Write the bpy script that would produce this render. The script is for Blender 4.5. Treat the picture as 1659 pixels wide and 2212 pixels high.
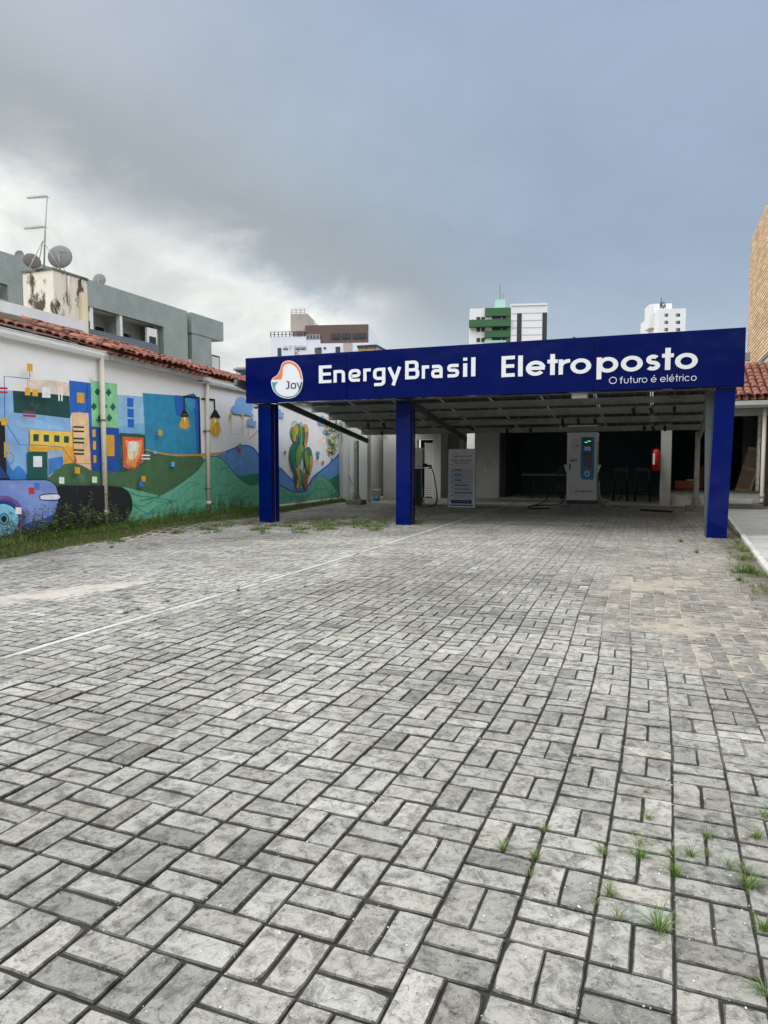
import bpy, bmesh, math, random
from mathutils import Vector, Matrix, noise
from mathutils.geometry import tessellate_polygon
for o in list(bpy.data.objects): bpy.data.objects.remove(o)
scene = bpy.context.scene
C = scene.collection
PI = math.pi
# ------------------------------------------------------------------ camera
F, PIT, YAW, H = 1534.0, .068, -.369, 1.25
SY, CY, SP, CP = math.sin(YAW), math.cos(YAW), math.sin(PIT), math.cos(PIT)
cam = bpy.data.cameras.new('camera'); camo = bpy.data.objects.new('camera', cam); C.objects.link(camo)
camo.location = (0, 0, H)
camo.rotation_euler = Vector((SY*CP, CY*CP, -SP)).to_track_quat('-Z', 'Y').to_euler()
cam.sensor_fit = 'HORIZONTAL'; cam.sensor_width = 36; cam.lens = F/1659*36
cam.clip_start = .05; cam.clip_end = 3000
scene.camera = camo
scene.render.resolution_x, scene.render.resolution_y = 768, 1024
# ------------------------------------------------------------------ world
SUN_EL, SUN_DIR = math.radians(48), Vector((-.62, -.42, 0)).normalized()
world = bpy.data.worlds.new('World'); scene.world = world; world.use_nodes = True
def sky_nodes():
    nt = world.node_tree; nt.nodes.clear(); L = nt.links.new; N = nt.nodes.new
    def M(op, a, b=None, c=None, clamp=False):
        n = N('ShaderNodeMath'); n.operation = op; n.use_clamp = clamp
        for i, v in enumerate((a, b, c)):
            if v is None: continue
            if isinstance(v, (int, float)): n.inputs[i].default_value = v
            else: L(v, n.inputs[i])
        return n.outputs[0]
    def SS(v, a, b):
        n = N('ShaderNodeMapRange'); n.interpolation_type = 'SMOOTHSTEP'
        L(v, n.inputs[0]); n.inputs[1].default_value = a; n.inputs[2].default_value = b
        return n.outputs[0]
    def MIX(f, a, b):
        n = N('ShaderNodeMix'); n.data_type = 'RGBA'
        if isinstance(f, (int, float)): n.inputs[0].default_value = f
        else: L(f, n.inputs[0])
        for i, v in ((6, a), (7, b)):
            if isinstance(v, tuple): n.inputs[i].default_value = (*v, 1)
            else: L(v, n.inputs[i])
        return n.outputs[2]
    tc = N('ShaderNodeTexCoord'); d = tc.outputs['Generated']
    sep = N('ShaderNodeSeparateXYZ'); L(d, sep.inputs[0]); X, Y, Z = sep.outputs
    u = M('ADD', M('MULTIPLY', X, CY), M('MULTIPLY', Y, -SY))       # across the view of the street
    w = M('ADD', M('MULTIPLY', X, SY), M('MULTIPLY', Y, CY))
    # cloud deck coordinates
    den = M('ADD', M('MAXIMUM', Z, 0.0), .42)
    cx, cy_ = M('DIVIDE', X, den), M('DIVIDE', Y, den)
    cmb = N('ShaderNodeCombineXYZ'); L(cx, cmb.inputs[0]); L(cy_, cmb.inputs[1])
    def NZ(scale, det, rough=.55, dist=0.0):
        n = N('ShaderNodeTexNoise'); n.inputs['Scale'].default_value = scale; n.inputs['Detail'].default_value = det
        n.inputs['Roughness'].default_value = rough; n.inputs['Distortion'].default_value = dist
        L(cmb.outputs[0], n.inputs['Vector']); return n.outputs[0]
    n1, n2, n3 = NZ(1.0, 4), NZ(2.6, 9, .58, .5), NZ(6.5, 8, .6, .3)
    sky = N('ShaderNodeTexSky'); sky.sky_type = 'NISHITA'; sky.sun_disc = False
    sky.sun_elevation = SUN_EL; sky.sun_rotation = math.atan2(SUN_DIR.x, SUN_DIR.y); sky.dust_density = 2.5; sky.air_density = 1.2
    scl = N('ShaderNodeVectorMath'); scl.operation = 'SCALE'; L(sky.outputs[0], scl.inputs[0]); scl.inputs['Scale'].default_value = .055
    # even veil: grey-blue, paler towards the horizon, bluer to the right
    veil = MIX(SS(u, -.40, .30), (.48, .54, .59), (.365, .46, .60))
    veil = MIX(SS(Z, .03, .28), MIX(SS(u, -.1, .45), (.64, .70, .71), (.56, .67, .79)), veil)
    veil = MIX(SS(Z, .33, .56), veil, MIX(SS(u, -.45, .05), (.54, .59, .66), (.40, .49, .65)))
    base = MIX(.92, scl.outputs[0], veil)
    # darker grey belly band running down to the right
    t = M('ADD', Z, M('MULTIPLY', u, .336))
    t = M('ADD', t, M('MULTIPLY', M('SUBTRACT', n1, .5), .06))
    band = M('MULTIPLY', SS(t, .17, .235), M('SUBTRACT', 1.0, SS(t, .245, .38)))
    band = M('MULTIPLY', band, M('SUBTRACT', 1.0, SS(u, .0, .28)))
    base = MIX(M('MULTIPLY', band, .62), base, (.35, .39, .415))
    # light mottled cloud
    mott = M('MULTIPLY', M('SUBTRACT', M('ADD', M('MULTIPLY', n2, .6), M('MULTIPLY', n3, .4)), .5), 1.0)
    base2 = N('ShaderNodeVectorMath'); base2.operation = 'SCALE'; L(base, base2.inputs[0]); L(M('ADD', 1.0, M('MULTIPLY', mott, .42)), base2.inputs['Scale'])
    # bright break under the band, low left
    brk = M('SUBTRACT', 1.0, SS(M('ADD', t, M('MULTIPLY', mott, .34)), .135, .265))
    brk = M('MULTIPLY', brk, M('SUBTRACT', 1.0, SS(u, -.10, .15)))
    gl = MIX(SS(n2, .36, .64), (.66, .70, .695), (1.06, 1.08, 1.03))
    glow = M('MULTIPLY', brk, M('ADD', .62, M('MULTIPLY', SS(Z, .08, .20), .38)))
    out = MIX(glow, base2.outputs[0], gl)
    # thin bright wisp high left
    # sky gain outside the view, overhead and around, added to light ground and walls
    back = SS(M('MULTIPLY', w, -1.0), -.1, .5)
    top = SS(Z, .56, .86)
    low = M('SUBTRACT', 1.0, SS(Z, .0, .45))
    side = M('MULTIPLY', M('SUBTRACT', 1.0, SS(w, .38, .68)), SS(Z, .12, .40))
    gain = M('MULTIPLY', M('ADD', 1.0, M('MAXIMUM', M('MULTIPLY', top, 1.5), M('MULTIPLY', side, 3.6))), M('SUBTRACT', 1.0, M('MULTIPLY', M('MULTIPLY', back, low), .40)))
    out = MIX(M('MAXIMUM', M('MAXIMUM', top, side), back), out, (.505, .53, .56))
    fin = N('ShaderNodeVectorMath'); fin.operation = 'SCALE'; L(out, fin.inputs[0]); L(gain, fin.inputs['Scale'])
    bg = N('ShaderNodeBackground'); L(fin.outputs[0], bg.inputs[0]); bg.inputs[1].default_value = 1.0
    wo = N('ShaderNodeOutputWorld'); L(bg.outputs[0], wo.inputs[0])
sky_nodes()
sun = bpy.data.lights.new('sun', 'SUN'); suno = bpy.data.objects.new('sun', sun); C.objects.link(suno)
sun.energy = 1.1; sun.angle = math.radians(22); sun.color = (1, .95, .88)
sd = Vector((SUN_DIR.x*math.cos(SUN_EL), SUN_DIR.y*math.cos(SUN_EL), math.sin(SUN_EL)))
suno.rotation_euler = (-sd).to_track_quat('-Z', 'Y').to_euler(); suno.location = (0, 0, 30)
vs = scene.view_settings; vs.view_transform = 'Standard'; vs.look = 'None'; vs.exposure = 0; vs.gamma = 1
# ------------------------------------------------------------------ sight-line helpers: where a line of sight meets a real plane
def ray(x, y):
    u = (x-829.5)/F; v = (1106-y)/F
    Y = CP+v*SP; Z = -SP+v*CP
    return Vector((u*CY+Y*SY, -u*SY+Y*CY, Z))
O = Vector((0, 0, H))
def pY(x, y, Y): r = ray(x, y); return O+r*(Y/r.y)
def pX(x, y, X): r = ray(x, y); return O+r*(X/r.x)
def pN(x, y, p0, n): r = ray(x, y); n = Vector(n); return O+r*((Vector(p0)-O).dot(n)/r.dot(n))
REG = {1: (0, 700, 1.8433), 2: (0, 1250, 2.2114), 3: (600, 1300, 2.07375), 4: (1300, 1550, 2.37), 5: (1900, 1600, 2.07375),
       6: (2500, 800, 1.4752), 7: (950, 1150, 2.07375), 8: (1750, 1100, 1.58)}
def D(n, x, y): a, b, s = REG[n]; return (a+x/s)/1.8228, (b+y/s)/1.8228
def sm(a, b, x): t = min(1, max(0, (x-a)/(b-a))); return t*t*(3-2*t)
def gh(x, y):                                   # lie of the ground: banked near the viewer, level under the canopy
    w = 1-sm(3.2, 9.5, y)
    z = (-.0268*min(2.2, max(-3.2, x))-.009*max(-2, min(y, 6)))*w
    if x < -8.0: z += .13*sm(8.0, 8.8, -x)*(1-sm(10, 15, y))*.9
    return z
def G(px, py, dz=0):
    z = 0
    for _ in range(6):
        r = ray(px, py); p = O+r*((z-H)/r.z); z = gh(p.x, p.y)
    return Vector((p.x, p.y, z+dz))
# ------------------------------------------------------------------ materials
def lin(c):
    return tuple(((v/255)/12.92 if v/255 <= .04045 else ((v/255+.055)/1.055)**2.4) for v in c)
MATS = {}
def nn(nt, t, **kw):
    n = nt.nodes.new(t)
    for k, v in kw.items(): n.inputs[k].default_value = v
    return n
def mat(name, col, rough=.7, var=.12, vs_=3.0, bump=.0, bs=60., metal=0., spec=.5, col2=None, streak=None, attr=None, dirt=0.):
    """col in 0-255 photo-like colour or linear if max<=1; var = amount of cloudy variation of the surface's own colour"""
    if name in MATS: return MATS[name]
    m = bpy.data.materials.new(name); m.use_nodes = True; nt = m.node_tree; L = nt.links.new
    b = nt.nodes['Principled BSDF']; b.inputs['Roughness'].default_value = rough; b.inputs['Metallic'].default_value = metal
    b.inputs['Specular IOR Level'].default_value = spec
    c = col if max(col) <= 1 else lin(col)
    tc = nt.nodes.new('ShaderNodeTexCoord')
    if attr:
        a = nt.nodes.new('ShaderNodeAttribute'); a.attribute_name = attr; cout = a.outputs['Color']
    else:
        r = nt.nodes.new('ShaderNodeRGB'); r.outputs[0].default_value = (*c, 1); cout = r.outputs[0]
    if var:
        n = nn(nt, 'ShaderNodeTexNoise', Scale=vs_, Detail=7, Roughness=.65); L(tc.outputs['Object'], n.inputs['Vector'])
        mr = nn(nt, 'ShaderNodeMapRange'); L(n.outputs[0], mr.inputs[0]); mr.inputs[1].default_value = .3; mr.inputs[2].default_value = .7
        mr.inputs[3].default_value = 1-var; mr.inputs[4].default_value = 1+var
        s = nt.nodes.new('ShaderNodeVectorMath'); s.operation = 'SCALE'; L(cout, s.inputs[0]); L(mr.outputs[0], s.inputs['Scale']); cout = s.outputs[0]
    if col2:                                    # blotches of a second colour
        n = nn(nt, 'ShaderNodeTexNoise', Scale=col2[1], Detail=8, Roughness=.7)
        mp = nt.nodes.new('ShaderNodeMapping'); mp.inputs['Scale'].default_value = streak or (1, 1, 1); L(tc.outputs['Object'], mp.inputs[0]); L(mp.outputs[0], n.inputs['Vector'])
        mr = nn(nt, 'ShaderNodeMapRange'); mr.inputs[1].default_value = col2[2]; mr.inputs[2].default_value = col2[2]+col2[3]; L(n.outputs[0], mr.inputs[0])
        mx = nt.nodes.new('ShaderNodeMix'); mx.data_type = 'RGBA'; L(mr.outputs[0], mx.inputs[0]); L(cout, mx.inputs[6])
        c2 = col2[0] if max(col2[0]) <= 1 else lin(col2[0]); mx.inputs[7].default_value = (*c2, 1); cout = mx.outputs[2]
    L(cout, b.inputs['Base Color'])
    if bump:
        n = nn(nt, 'ShaderNodeTexNoise', Scale=bs, Detail=5, Roughness=.6); L(tc.outputs['Object'], n.inputs['Vector'])
        bp = nn(nt, 'ShaderNodeBump', Strength=bump, Distance=.01); L(n.outputs[0], bp.inputs['Height']); L(bp.outputs[0], b.inputs['Normal'])
    MATS[name] = m; return m
def tilemat(name, col, grout, axes='yz', size=(.1, .1), gap=.1, var=.12, rough=.4, rowoff=0, bump=.3):
    """small tiles or bricks laid in object space"""
    if name in MATS: return MATS[name]
    m = bpy.data.materials.new(name); m.use_nodes = True; nt = m.node_tree; L = nt.links.new
    b = nt.nodes['Principled BSDF']; b.inputs['Roughness'].default_value = rough
    tc = nt.nodes.new('ShaderNodeTexCoord'); sep = nt.nodes.new('ShaderNodeSeparateXYZ'); L(tc.outputs['Object'], sep.inputs[0])
    cb = nt.nodes.new('ShaderNodeCombineXYZ'); add = nt.nodes.new('ShaderNodeMath'); add.operation = 'ADD'
    L(sep.outputs[0], add.inputs[0]); L(sep.outputs[1], add.inputs[1]); L(add.outputs[0], cb.inputs[0]); L(sep.outputs[2], cb.inputs[1])
    br = nt.nodes.new('ShaderNodeTexBrick'); L(cb.outputs[0], br.inputs['Vector'])
    c = lin(col); g = lin(grout)
    br.inputs['Color1'].default_value = (*[v*(1-var) for v in c], 1); br.inputs['Color2'].default_value = (*[min(1, v*(1+var)) for v in c], 1); br.inputs['Mortar'].default_value = (*g, 1)
    br.inputs['Scale'].default_value = 1; br.inputs['Brick Width'].default_value = size[0]; br.inputs['Row Height'].default_value = size[1]
    br.inputs['Mortar Size'].default_value = size[1]*gap; br.inputs['Mortar Smooth'].default_value = .2; br.inputs['Bias'].default_value = 0
    br.offset = rowoff
    n = nn(nt, 'ShaderNodeTexNoise', Scale=.9, Detail=6, Roughness=.6); L(tc.outputs['Object'], n.inputs['Vector'])
    mr = nn(nt, 'ShaderNodeMapRange'); L(n.outputs[0], mr.inputs[0]); mr.inputs[1].default_value = .3; mr.inputs[2].default_value = .7; mr.inputs[3].default_value = .85; mr.inputs[4].default_value = 1.12
    s = nt.nodes.new('ShaderNodeVectorMath'); s.operation = 'SCALE'; L(br.outputs[0], s.inputs[0]); L(mr.outputs[0], s.inputs['Scale']); L(s.outputs[0], b.inputs['Base Color'])
    bp = nn(nt, 'ShaderNodeBump', Strength=bump, Distance=.01); bp.invert = True; L(br.outputs['Fac'], bp.inputs['Height']); L(bp.outputs[0], b.inputs['Normal'])
    MATS[name] = m; return m
# ------------------------------------------------------------------ mesh helpers
class MB:
    def __init__(s): s.v = []; s.f = []; s.c = []; s.cur = None; s.sm = []; s.smooth = False
    def vert(s, p): s.v.append(tuple(p)); return len(s.v)-1
    def face(s, idx): s.f.append(tuple(idx)); s.c.append(s.cur); s.sm.append(s.smooth)
    def poly(s, pts): s.face([s.vert(p) for p in pts])
    def hexa(s, p):                              # 8 points: bottom 4 ccw, top 4 ccw
        i = [s.vert(q) for q in p]
        for f in ((3, 2, 1, 0), (4, 5, 6, 7), (0, 1, 5, 4), (1, 2, 6, 5), (2, 3, 7, 6), (3, 0, 4, 7)): s.face([i[k] for k in f])
        return s
    def box(s, x0, x1, y0, y1, z0, z1, M=None):
        x0, x1 = sorted((x0, x1)); y0, y1 = sorted((y0, y1)); z0, z1 = sorted((z0, z1))
        p = [Vector(q) for q in ((x0, y0, z0), (x1, y0, z0), (x1, y1, z0), (x0, y1, z0), (x0, y0, z1), (x1, y0, z1), (x1, y1, z1), (x0, y1, z1))]
        if M: p = [M@q for q in p]
        return s.hexa(p)
    def bar(s, a, b, w, h, up=(0, 0, 1)):        # rectangular bar from a to b
        a, b = Vector(a), Vector(b); d = (b-a).normalized(); up = Vector(up)
        side = d.cross(up)
        if side.length < 1e-4: side = d.cross(Vector((1, 0, 0)))
        side.normalize(); u = side.cross(d).normalized(); sx, ux = side*w/2, u*h/2
        return s.hexa([a-sx-ux, a+sx-ux, b+sx-ux, b-sx-ux, a-sx+ux, a+sx+ux, b+sx+ux, b-sx+ux])
    def tube(s, pts, r, n=10, caps=True):
        pts = [Vector(p) for p in pts]; rs = r if isinstance(r, (list, tuple)) else [r]*len(pts)
        rings = []; side = None
        for k, p in enumerate(pts):
            d = (pts[min(k+1, len(pts)-1)]-pts[max(k-1, 0)]).normalized()
            if side is None:
                side = d.cross(Vector((0, 0, 1)))
                if side.length < 1e-3: side = d.cross(Vector((1, 0, 0)))
            side = (side-d*side.dot(d)).normalized(); up = d.cross(side)
            rings.append([s.vert(p+(side*math.cos(2*PI*j/n)+up*math.sin(2*PI*j/n))*rs[k]) for j in range(n)])
        o = s.smooth; s.smooth = True
        for a, b in zip(rings, rings[1:]):
            for j in range(n): s.face((a[j], a[(j+1) % n], b[(j+1) % n], b[j]))
        s.smooth = o
        if caps: s.face(rings[0][::-1]); s.face(rings[-1])
        return s
    def lathe(s, prof, M, n=20):                 # prof: (r,z) list, around local z
        rings = [[s.vert(M@Vector((r*math.cos(2*PI*j/n), r*math.sin(2*PI*j/n), z))) for j in range(n)] for r, z in prof]
        o = s.smooth; s.smooth = True
        for a, b in zip(rings, rings[1:]):
            for j in range(n): s.face((a[j], a[(j+1) % n], b[(j+1) % n], b[j]))
        s.smooth = o
        s.face(rings[0][::-1]); s.face(rings[-1]); return s
    def prism(s, pts, d):                        # planar polygon pts extruded by vector d
        d = Vector(d); pts = [Vector(p) for p in pts]; a = [s.vert(p) for p in pts]; b = [s.vert(p+d) for p in pts]
        s.face(a); s.face(b[::-1]); n = len(a)
        for k in range(n): s.face((a[k], b[k], b[(k+1) % n], a[(k+1) % n]))
        return s
    def build(s, name, m, parent=None, loc=None, bevel=0, fix=True):
        me = bpy.data.meshes.new(name); org = Vector(loc) if loc is not None else Vector((0, 0, 0))
        me.from_pydata([Vector(v)-org for v in s.v], [], s.f); me.update()
        if any(s.sm): me.polygons.foreach_set('use_smooth', s.sm)
        if any(c is not None for c in s.c):
            ca = me.color_attributes.new('tint', 'FLOAT_COLOR', 'CORNER'); arr = []
            for p, c in zip(me.polygons, s.c): arr += list((*(c or (1, 1, 1)), 1))*p.loop_total
            ca.data.foreach_set('color', arr)
        if fix:
            bm = bmesh.new(); bm.from_mesh(me); bmesh.ops.recalc_face_normals(bm, faces=bm.faces); bm.to_mesh(me); bm.free()
        me.materials.append(m); o = bpy.data.objects.new(name, me); C.objects.link(o)
        o.location = org
        if parent: o.parent = parent; o.matrix_parent_inverse = Matrix.Translation(parent.location).inverted() if not parent.get('_loc') else Matrix()
        if bevel: b = o.modifiers.new('bevel', 'BEVEL'); b.width = bevel; b.segments = 2; b.limit_method = 'ANGLE'; b.angle_limit = .6
        return o
def tag(o, label, cat=None, group=None, kind=None):
    if label: o['label'] = label
    if cat: o['category'] = cat
    if group: o['group'] = group
    if kind: o['kind'] = kind
    return o
def thing(name, label, cat, loc=(0, 0, 0), group=None):
    o = bpy.data.objects.new(name, None); C.objects.link(o); o.location = loc; o.empty_display_size = .2
    return tag(o, label, cat, group)
def copy_tree(o, parent=None, off=None):
    c = o.copy(); C.objects.link(c)
    if parent: c.parent = parent
    elif off is not None: c.location = o.location+Vector(off)
    for ch in o.children: copy_tree(ch, c)
    return c
def dup(o, loc, label, rz=None, sc=None):
    c = copy_tree(o); c.location = loc; c['label'] = label
    if rz is not None: c.rotation_euler = (0, 0, rz)
    if sc: c.scale = (sc,)*3
    return c
R_ = random.Random(7)
#@@SETTING
# ------------------------------------------------------------------ ground
gm = mat('far_ground', (120, 112, 100), .95, .25, .4, .3, 8)
mb = MB(); n = 24
mb.poly([(-900, -900, -.14), (900, -900, -.14), (900, 900, -.14), (-900, 900, -.14)])
tag(mb.build('ground', gm), 'flat bare ground reaching to the horizon around the lot', kind='structure')

def line_x(y): return -3.70-.028*max(0, y-3)-.004*min(0, y-3)      # inner edge of the flush concrete strip
def warp(gx, gy):                                # paver rows drift slightly to the left with distance
    k = .013
    x = .0675+gx*math.cos(k)+gy*math.sin(k); y = 1.998-gx*math.sin(k)+gy*math.cos(k)
    x -= .036*max(0, gy-1.0)*max(0, min(1, (gy-1.0)/3))
    return x, y
def sandmask(x, y):                              # where beige sand lies over the pavers
    def e(cx, cy, rx, ry, a=0):
        dx, dy = x-cx, y-cy; c, s = math.cos(a), math.sin(a); dx, dy = dx*c+dy*s, -dx*s+dy*c
        return 1-math.sqrt((dx/rx)**2+(dy/ry)**2)
    nz = .55*noise.noise(Vector((x*2.2, y*1.3, 3)))+.35*noise.noise(Vector((x*7, y*4, 9)))
    m = max(min(.30, e(.40, 8.6, 1.5, 5.0, .05)), min(.42, e(.55, 7.0, .95, 2.6, .1)), e(.35, 8.1, 1.0, .35), e(.95, 6.1, .55, .3), e(.15, 6.9, .3, .22), e(.95, 4.3, .5, 1.8), e(-.1, 7.6, .8, 1.4), e(.75, 9.6, .8, 1.4)*.8, e(1.1, 2.9, .35, 1.2)*.9, e(.1,5.9,.8,.35), e(-9.0, 12, .9, 6), e(-8.2, 9, .5, 3)*.9, e(-7.6,11.0,.5,2.2)*.7)
    return m*.95+nz*.85-.06
def soil(x, y):                                  # dark soil along the right edge
    return sm(.78, 1.05, x+.12*noise.noise(Vector((x*3, y*2, 1))))*sm(4.5, 7.5, y)
def tonegrid(x, y):
    return .5+.5*noise.noise(Vector((x*.45, y*.3, 5)))+.0
# bed between pavers
mb = MB(); mb.smooth = True
xs = [-9.6+.12*i for i in range(92)]; ys = []
y = -3.0
while y < 29: ys.append(y); y += .1 if y < 12 else .3
idx = {}
for i, x in enumerate(xs):
    for j, y in enumerate(ys):
        s_ = sandmask(x, y); lift = min(-.0016, -.0072+.0030*sm(4, 10, y)+.0055*sm(-.15, .35, s_))+.0042*sm(.62, .95, s_)+.0012*sm(.45, .6, s_)
        if y > 23: lift = .002
        idx[i, j] = mb.vert((x, y, gh(x, y)+lift+.002*noise.noise(Vector((x*9, y*9, 0)))))
for i in range(len(xs)-1):
    for j in range(len(ys)-1):
        x, y = xs[i]+.06, ys[j]+.05
        s_ = sm(-.2, .35, sandmask(x, y)); so = soil(x, y)
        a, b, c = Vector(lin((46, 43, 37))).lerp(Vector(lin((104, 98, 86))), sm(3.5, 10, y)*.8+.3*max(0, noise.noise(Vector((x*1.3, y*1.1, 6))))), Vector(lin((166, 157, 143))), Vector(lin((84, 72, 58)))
        col = a.lerp(b, s_).lerp(c, so*.85)
        if y > 22.5: col = Vector(lin((120, 118, 110)))
        if x < -8.3: col = col.lerp(Vector(lin((120, 105, 80))), .7)
        mb.cur = tuple(col); mb.face((idx[i, j], idx[i+1, j], idx[i+1, j+1], idx[i, j+1]))
bedm = mat('joint_sand', (80, 75, 66), .95, .35, 14, .8, 120, attr='tint')
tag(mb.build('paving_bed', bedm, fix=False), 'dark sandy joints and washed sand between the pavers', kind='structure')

def clampx(q, right):
    if right: q = [(max(p[0], line_x(p[1])-.010), p[1]) for p in q]
    else: q = [(min(p[0], line_x(p[1])-.063), p[1]) for p in q]
    w = (max(p[0] for p in q)-min(p[0] for p in q)); return q if w > .022 else None
def paver(mb, corners, rnd, sand):
    """one concrete block: four top corners (world xy), slightly tilted and chipped"""
    cx = sum(p[0] for p in corners)/4; cy = sum(p[1] for p in corners)/4
    dz = rnd.gauss(0, .0011); tx, ty = rnd.gauss(0, .007), rnd.gauss(0, .007)
    ro = rnd.gauss(0, .006); gap = .0030*rnd.uniform(.6, 1.5)*(1-.25*sm(5, 10, cy)); bev = .0036
    ox, oy = rnd.gauss(0, .0009), rnd.gauss(0, .0009)
    pts = []
    for k in range(4):
        p = Vector(corners[k]); a = Vector(corners[(k+1) % 4])-p; b = Vector(corners[k-1])-p; a.normalize(); b.normalize()
        q = p+Vector(((a+b).x*gap*.85, (a+b).y*gap*1.75))-Vector((cx, cy)); q = Vector((q.x-ro*q.y, q.y+ro*q.x)); pts.append((q, a+b))
    def P(q, z): x, y = cx+q.x+ox, cy+q.y+oy; return (x, y, gh(cx, cy)+dz+tx*q.x+ty*q.y+z)
    near = cy < 6.5
    T_, M_, B_ = [], [], []
    for k in range(4):
        (q, ab), (q2, ab2) = pts[k], pts[(k+1) % 4]; nseg = 4 if near else 1; inn = (ab+ab2).normalized()
        chip = rnd.uniform(.003, .009) if near and rnd.random() < .10 else 0
        for e in range(nseg):
            t = e/nseg; a = q.lerp(q2, t); c = ab.lerp(ab2, t); c = c if e == 0 else inn
            jt = rnd.gauss(0, .0007) if near else 0; ch = chip if e == 0 else 0
            T_.append(P(a+c*(bev+jt+ch), rnd.gauss(0, .0004) if near else 0)); M_.append(P(a+c*(jt*.8+ch*.6), -.0042)); B_.append(P(a, -.05))
    top = [mb.vert(p) for p in T_]; mid = [mb.vert(p) for p in M_]; bot = [mb.vert(p) for p in B_]
    g = 1+rnd.gauss(0, .095)+.22*noise.noise(Vector((cx*.9, cy*.7, 2)))+.15*noise.noise(Vector((cx*.33, cy*.25, 7)))
    if rnd.random() < .12: g *= rnd.uniform(.70, .88)
    wrm = rnd.gauss(0, .012)+.01
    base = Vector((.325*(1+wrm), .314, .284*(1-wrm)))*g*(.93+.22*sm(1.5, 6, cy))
    st = sm(.05, .5, noise.noise(Vector((cx*.55, cy*.4, 31)))+.35*noise.noise(Vector((cx*1.9, cy*1.6, 13)))); base = base.lerp(Vector((.17, .150, .122)), st*.42)
    t = sm(-.1, .7, sand)*.6; base = base.lerp(Vector((.29, .262, .222)), t)
    t = soil(cx, cy)*.6; base = base.lerp(Vector((.16, .135, .105)), t)
    mb.cur = tuple(base)
    mb.face(top)
    for k in range(len(top)):
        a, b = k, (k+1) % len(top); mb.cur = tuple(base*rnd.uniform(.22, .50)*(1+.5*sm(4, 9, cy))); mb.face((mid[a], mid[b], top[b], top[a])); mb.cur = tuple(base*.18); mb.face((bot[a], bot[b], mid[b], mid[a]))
rnd = random.Random(3); mb = MB(); U = .205
for i in range(-30, 9):
    for j in range(-20, 112):
        gx, gy = i*U, j*U
        x0, y0 = warp(gx+U/2, gy+U/2)
        if x0 < line_x(y0)-U/2 or x0 > 1.28 or y0 > 24: continue
        if x0 < -3.0 and y0 < .5: continue
        horiz = (i+j) % 2 == 1
        # J(0,0)-(1,-1): side by side pavers at even cells below-right of the origin
        for k in range(2):
            if horiz: q = [(gx, gy+k*U/2), (gx+U, gy+k*U/2), (gx+U, gy+(k+1)*U/2), (gx, gy+(k+1)*U/2)]
            else: q = [(gx+k*U/2, gy), (gx+(k+1)*U/2, gy), (gx+(k+1)*U/2, gy+U), (gx+k*U/2, gy+U)]
            q = clampx([warp(*p) for p in q], True)
            if q: paver(mb, q, rnd, sandmask(x0, y0))
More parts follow.
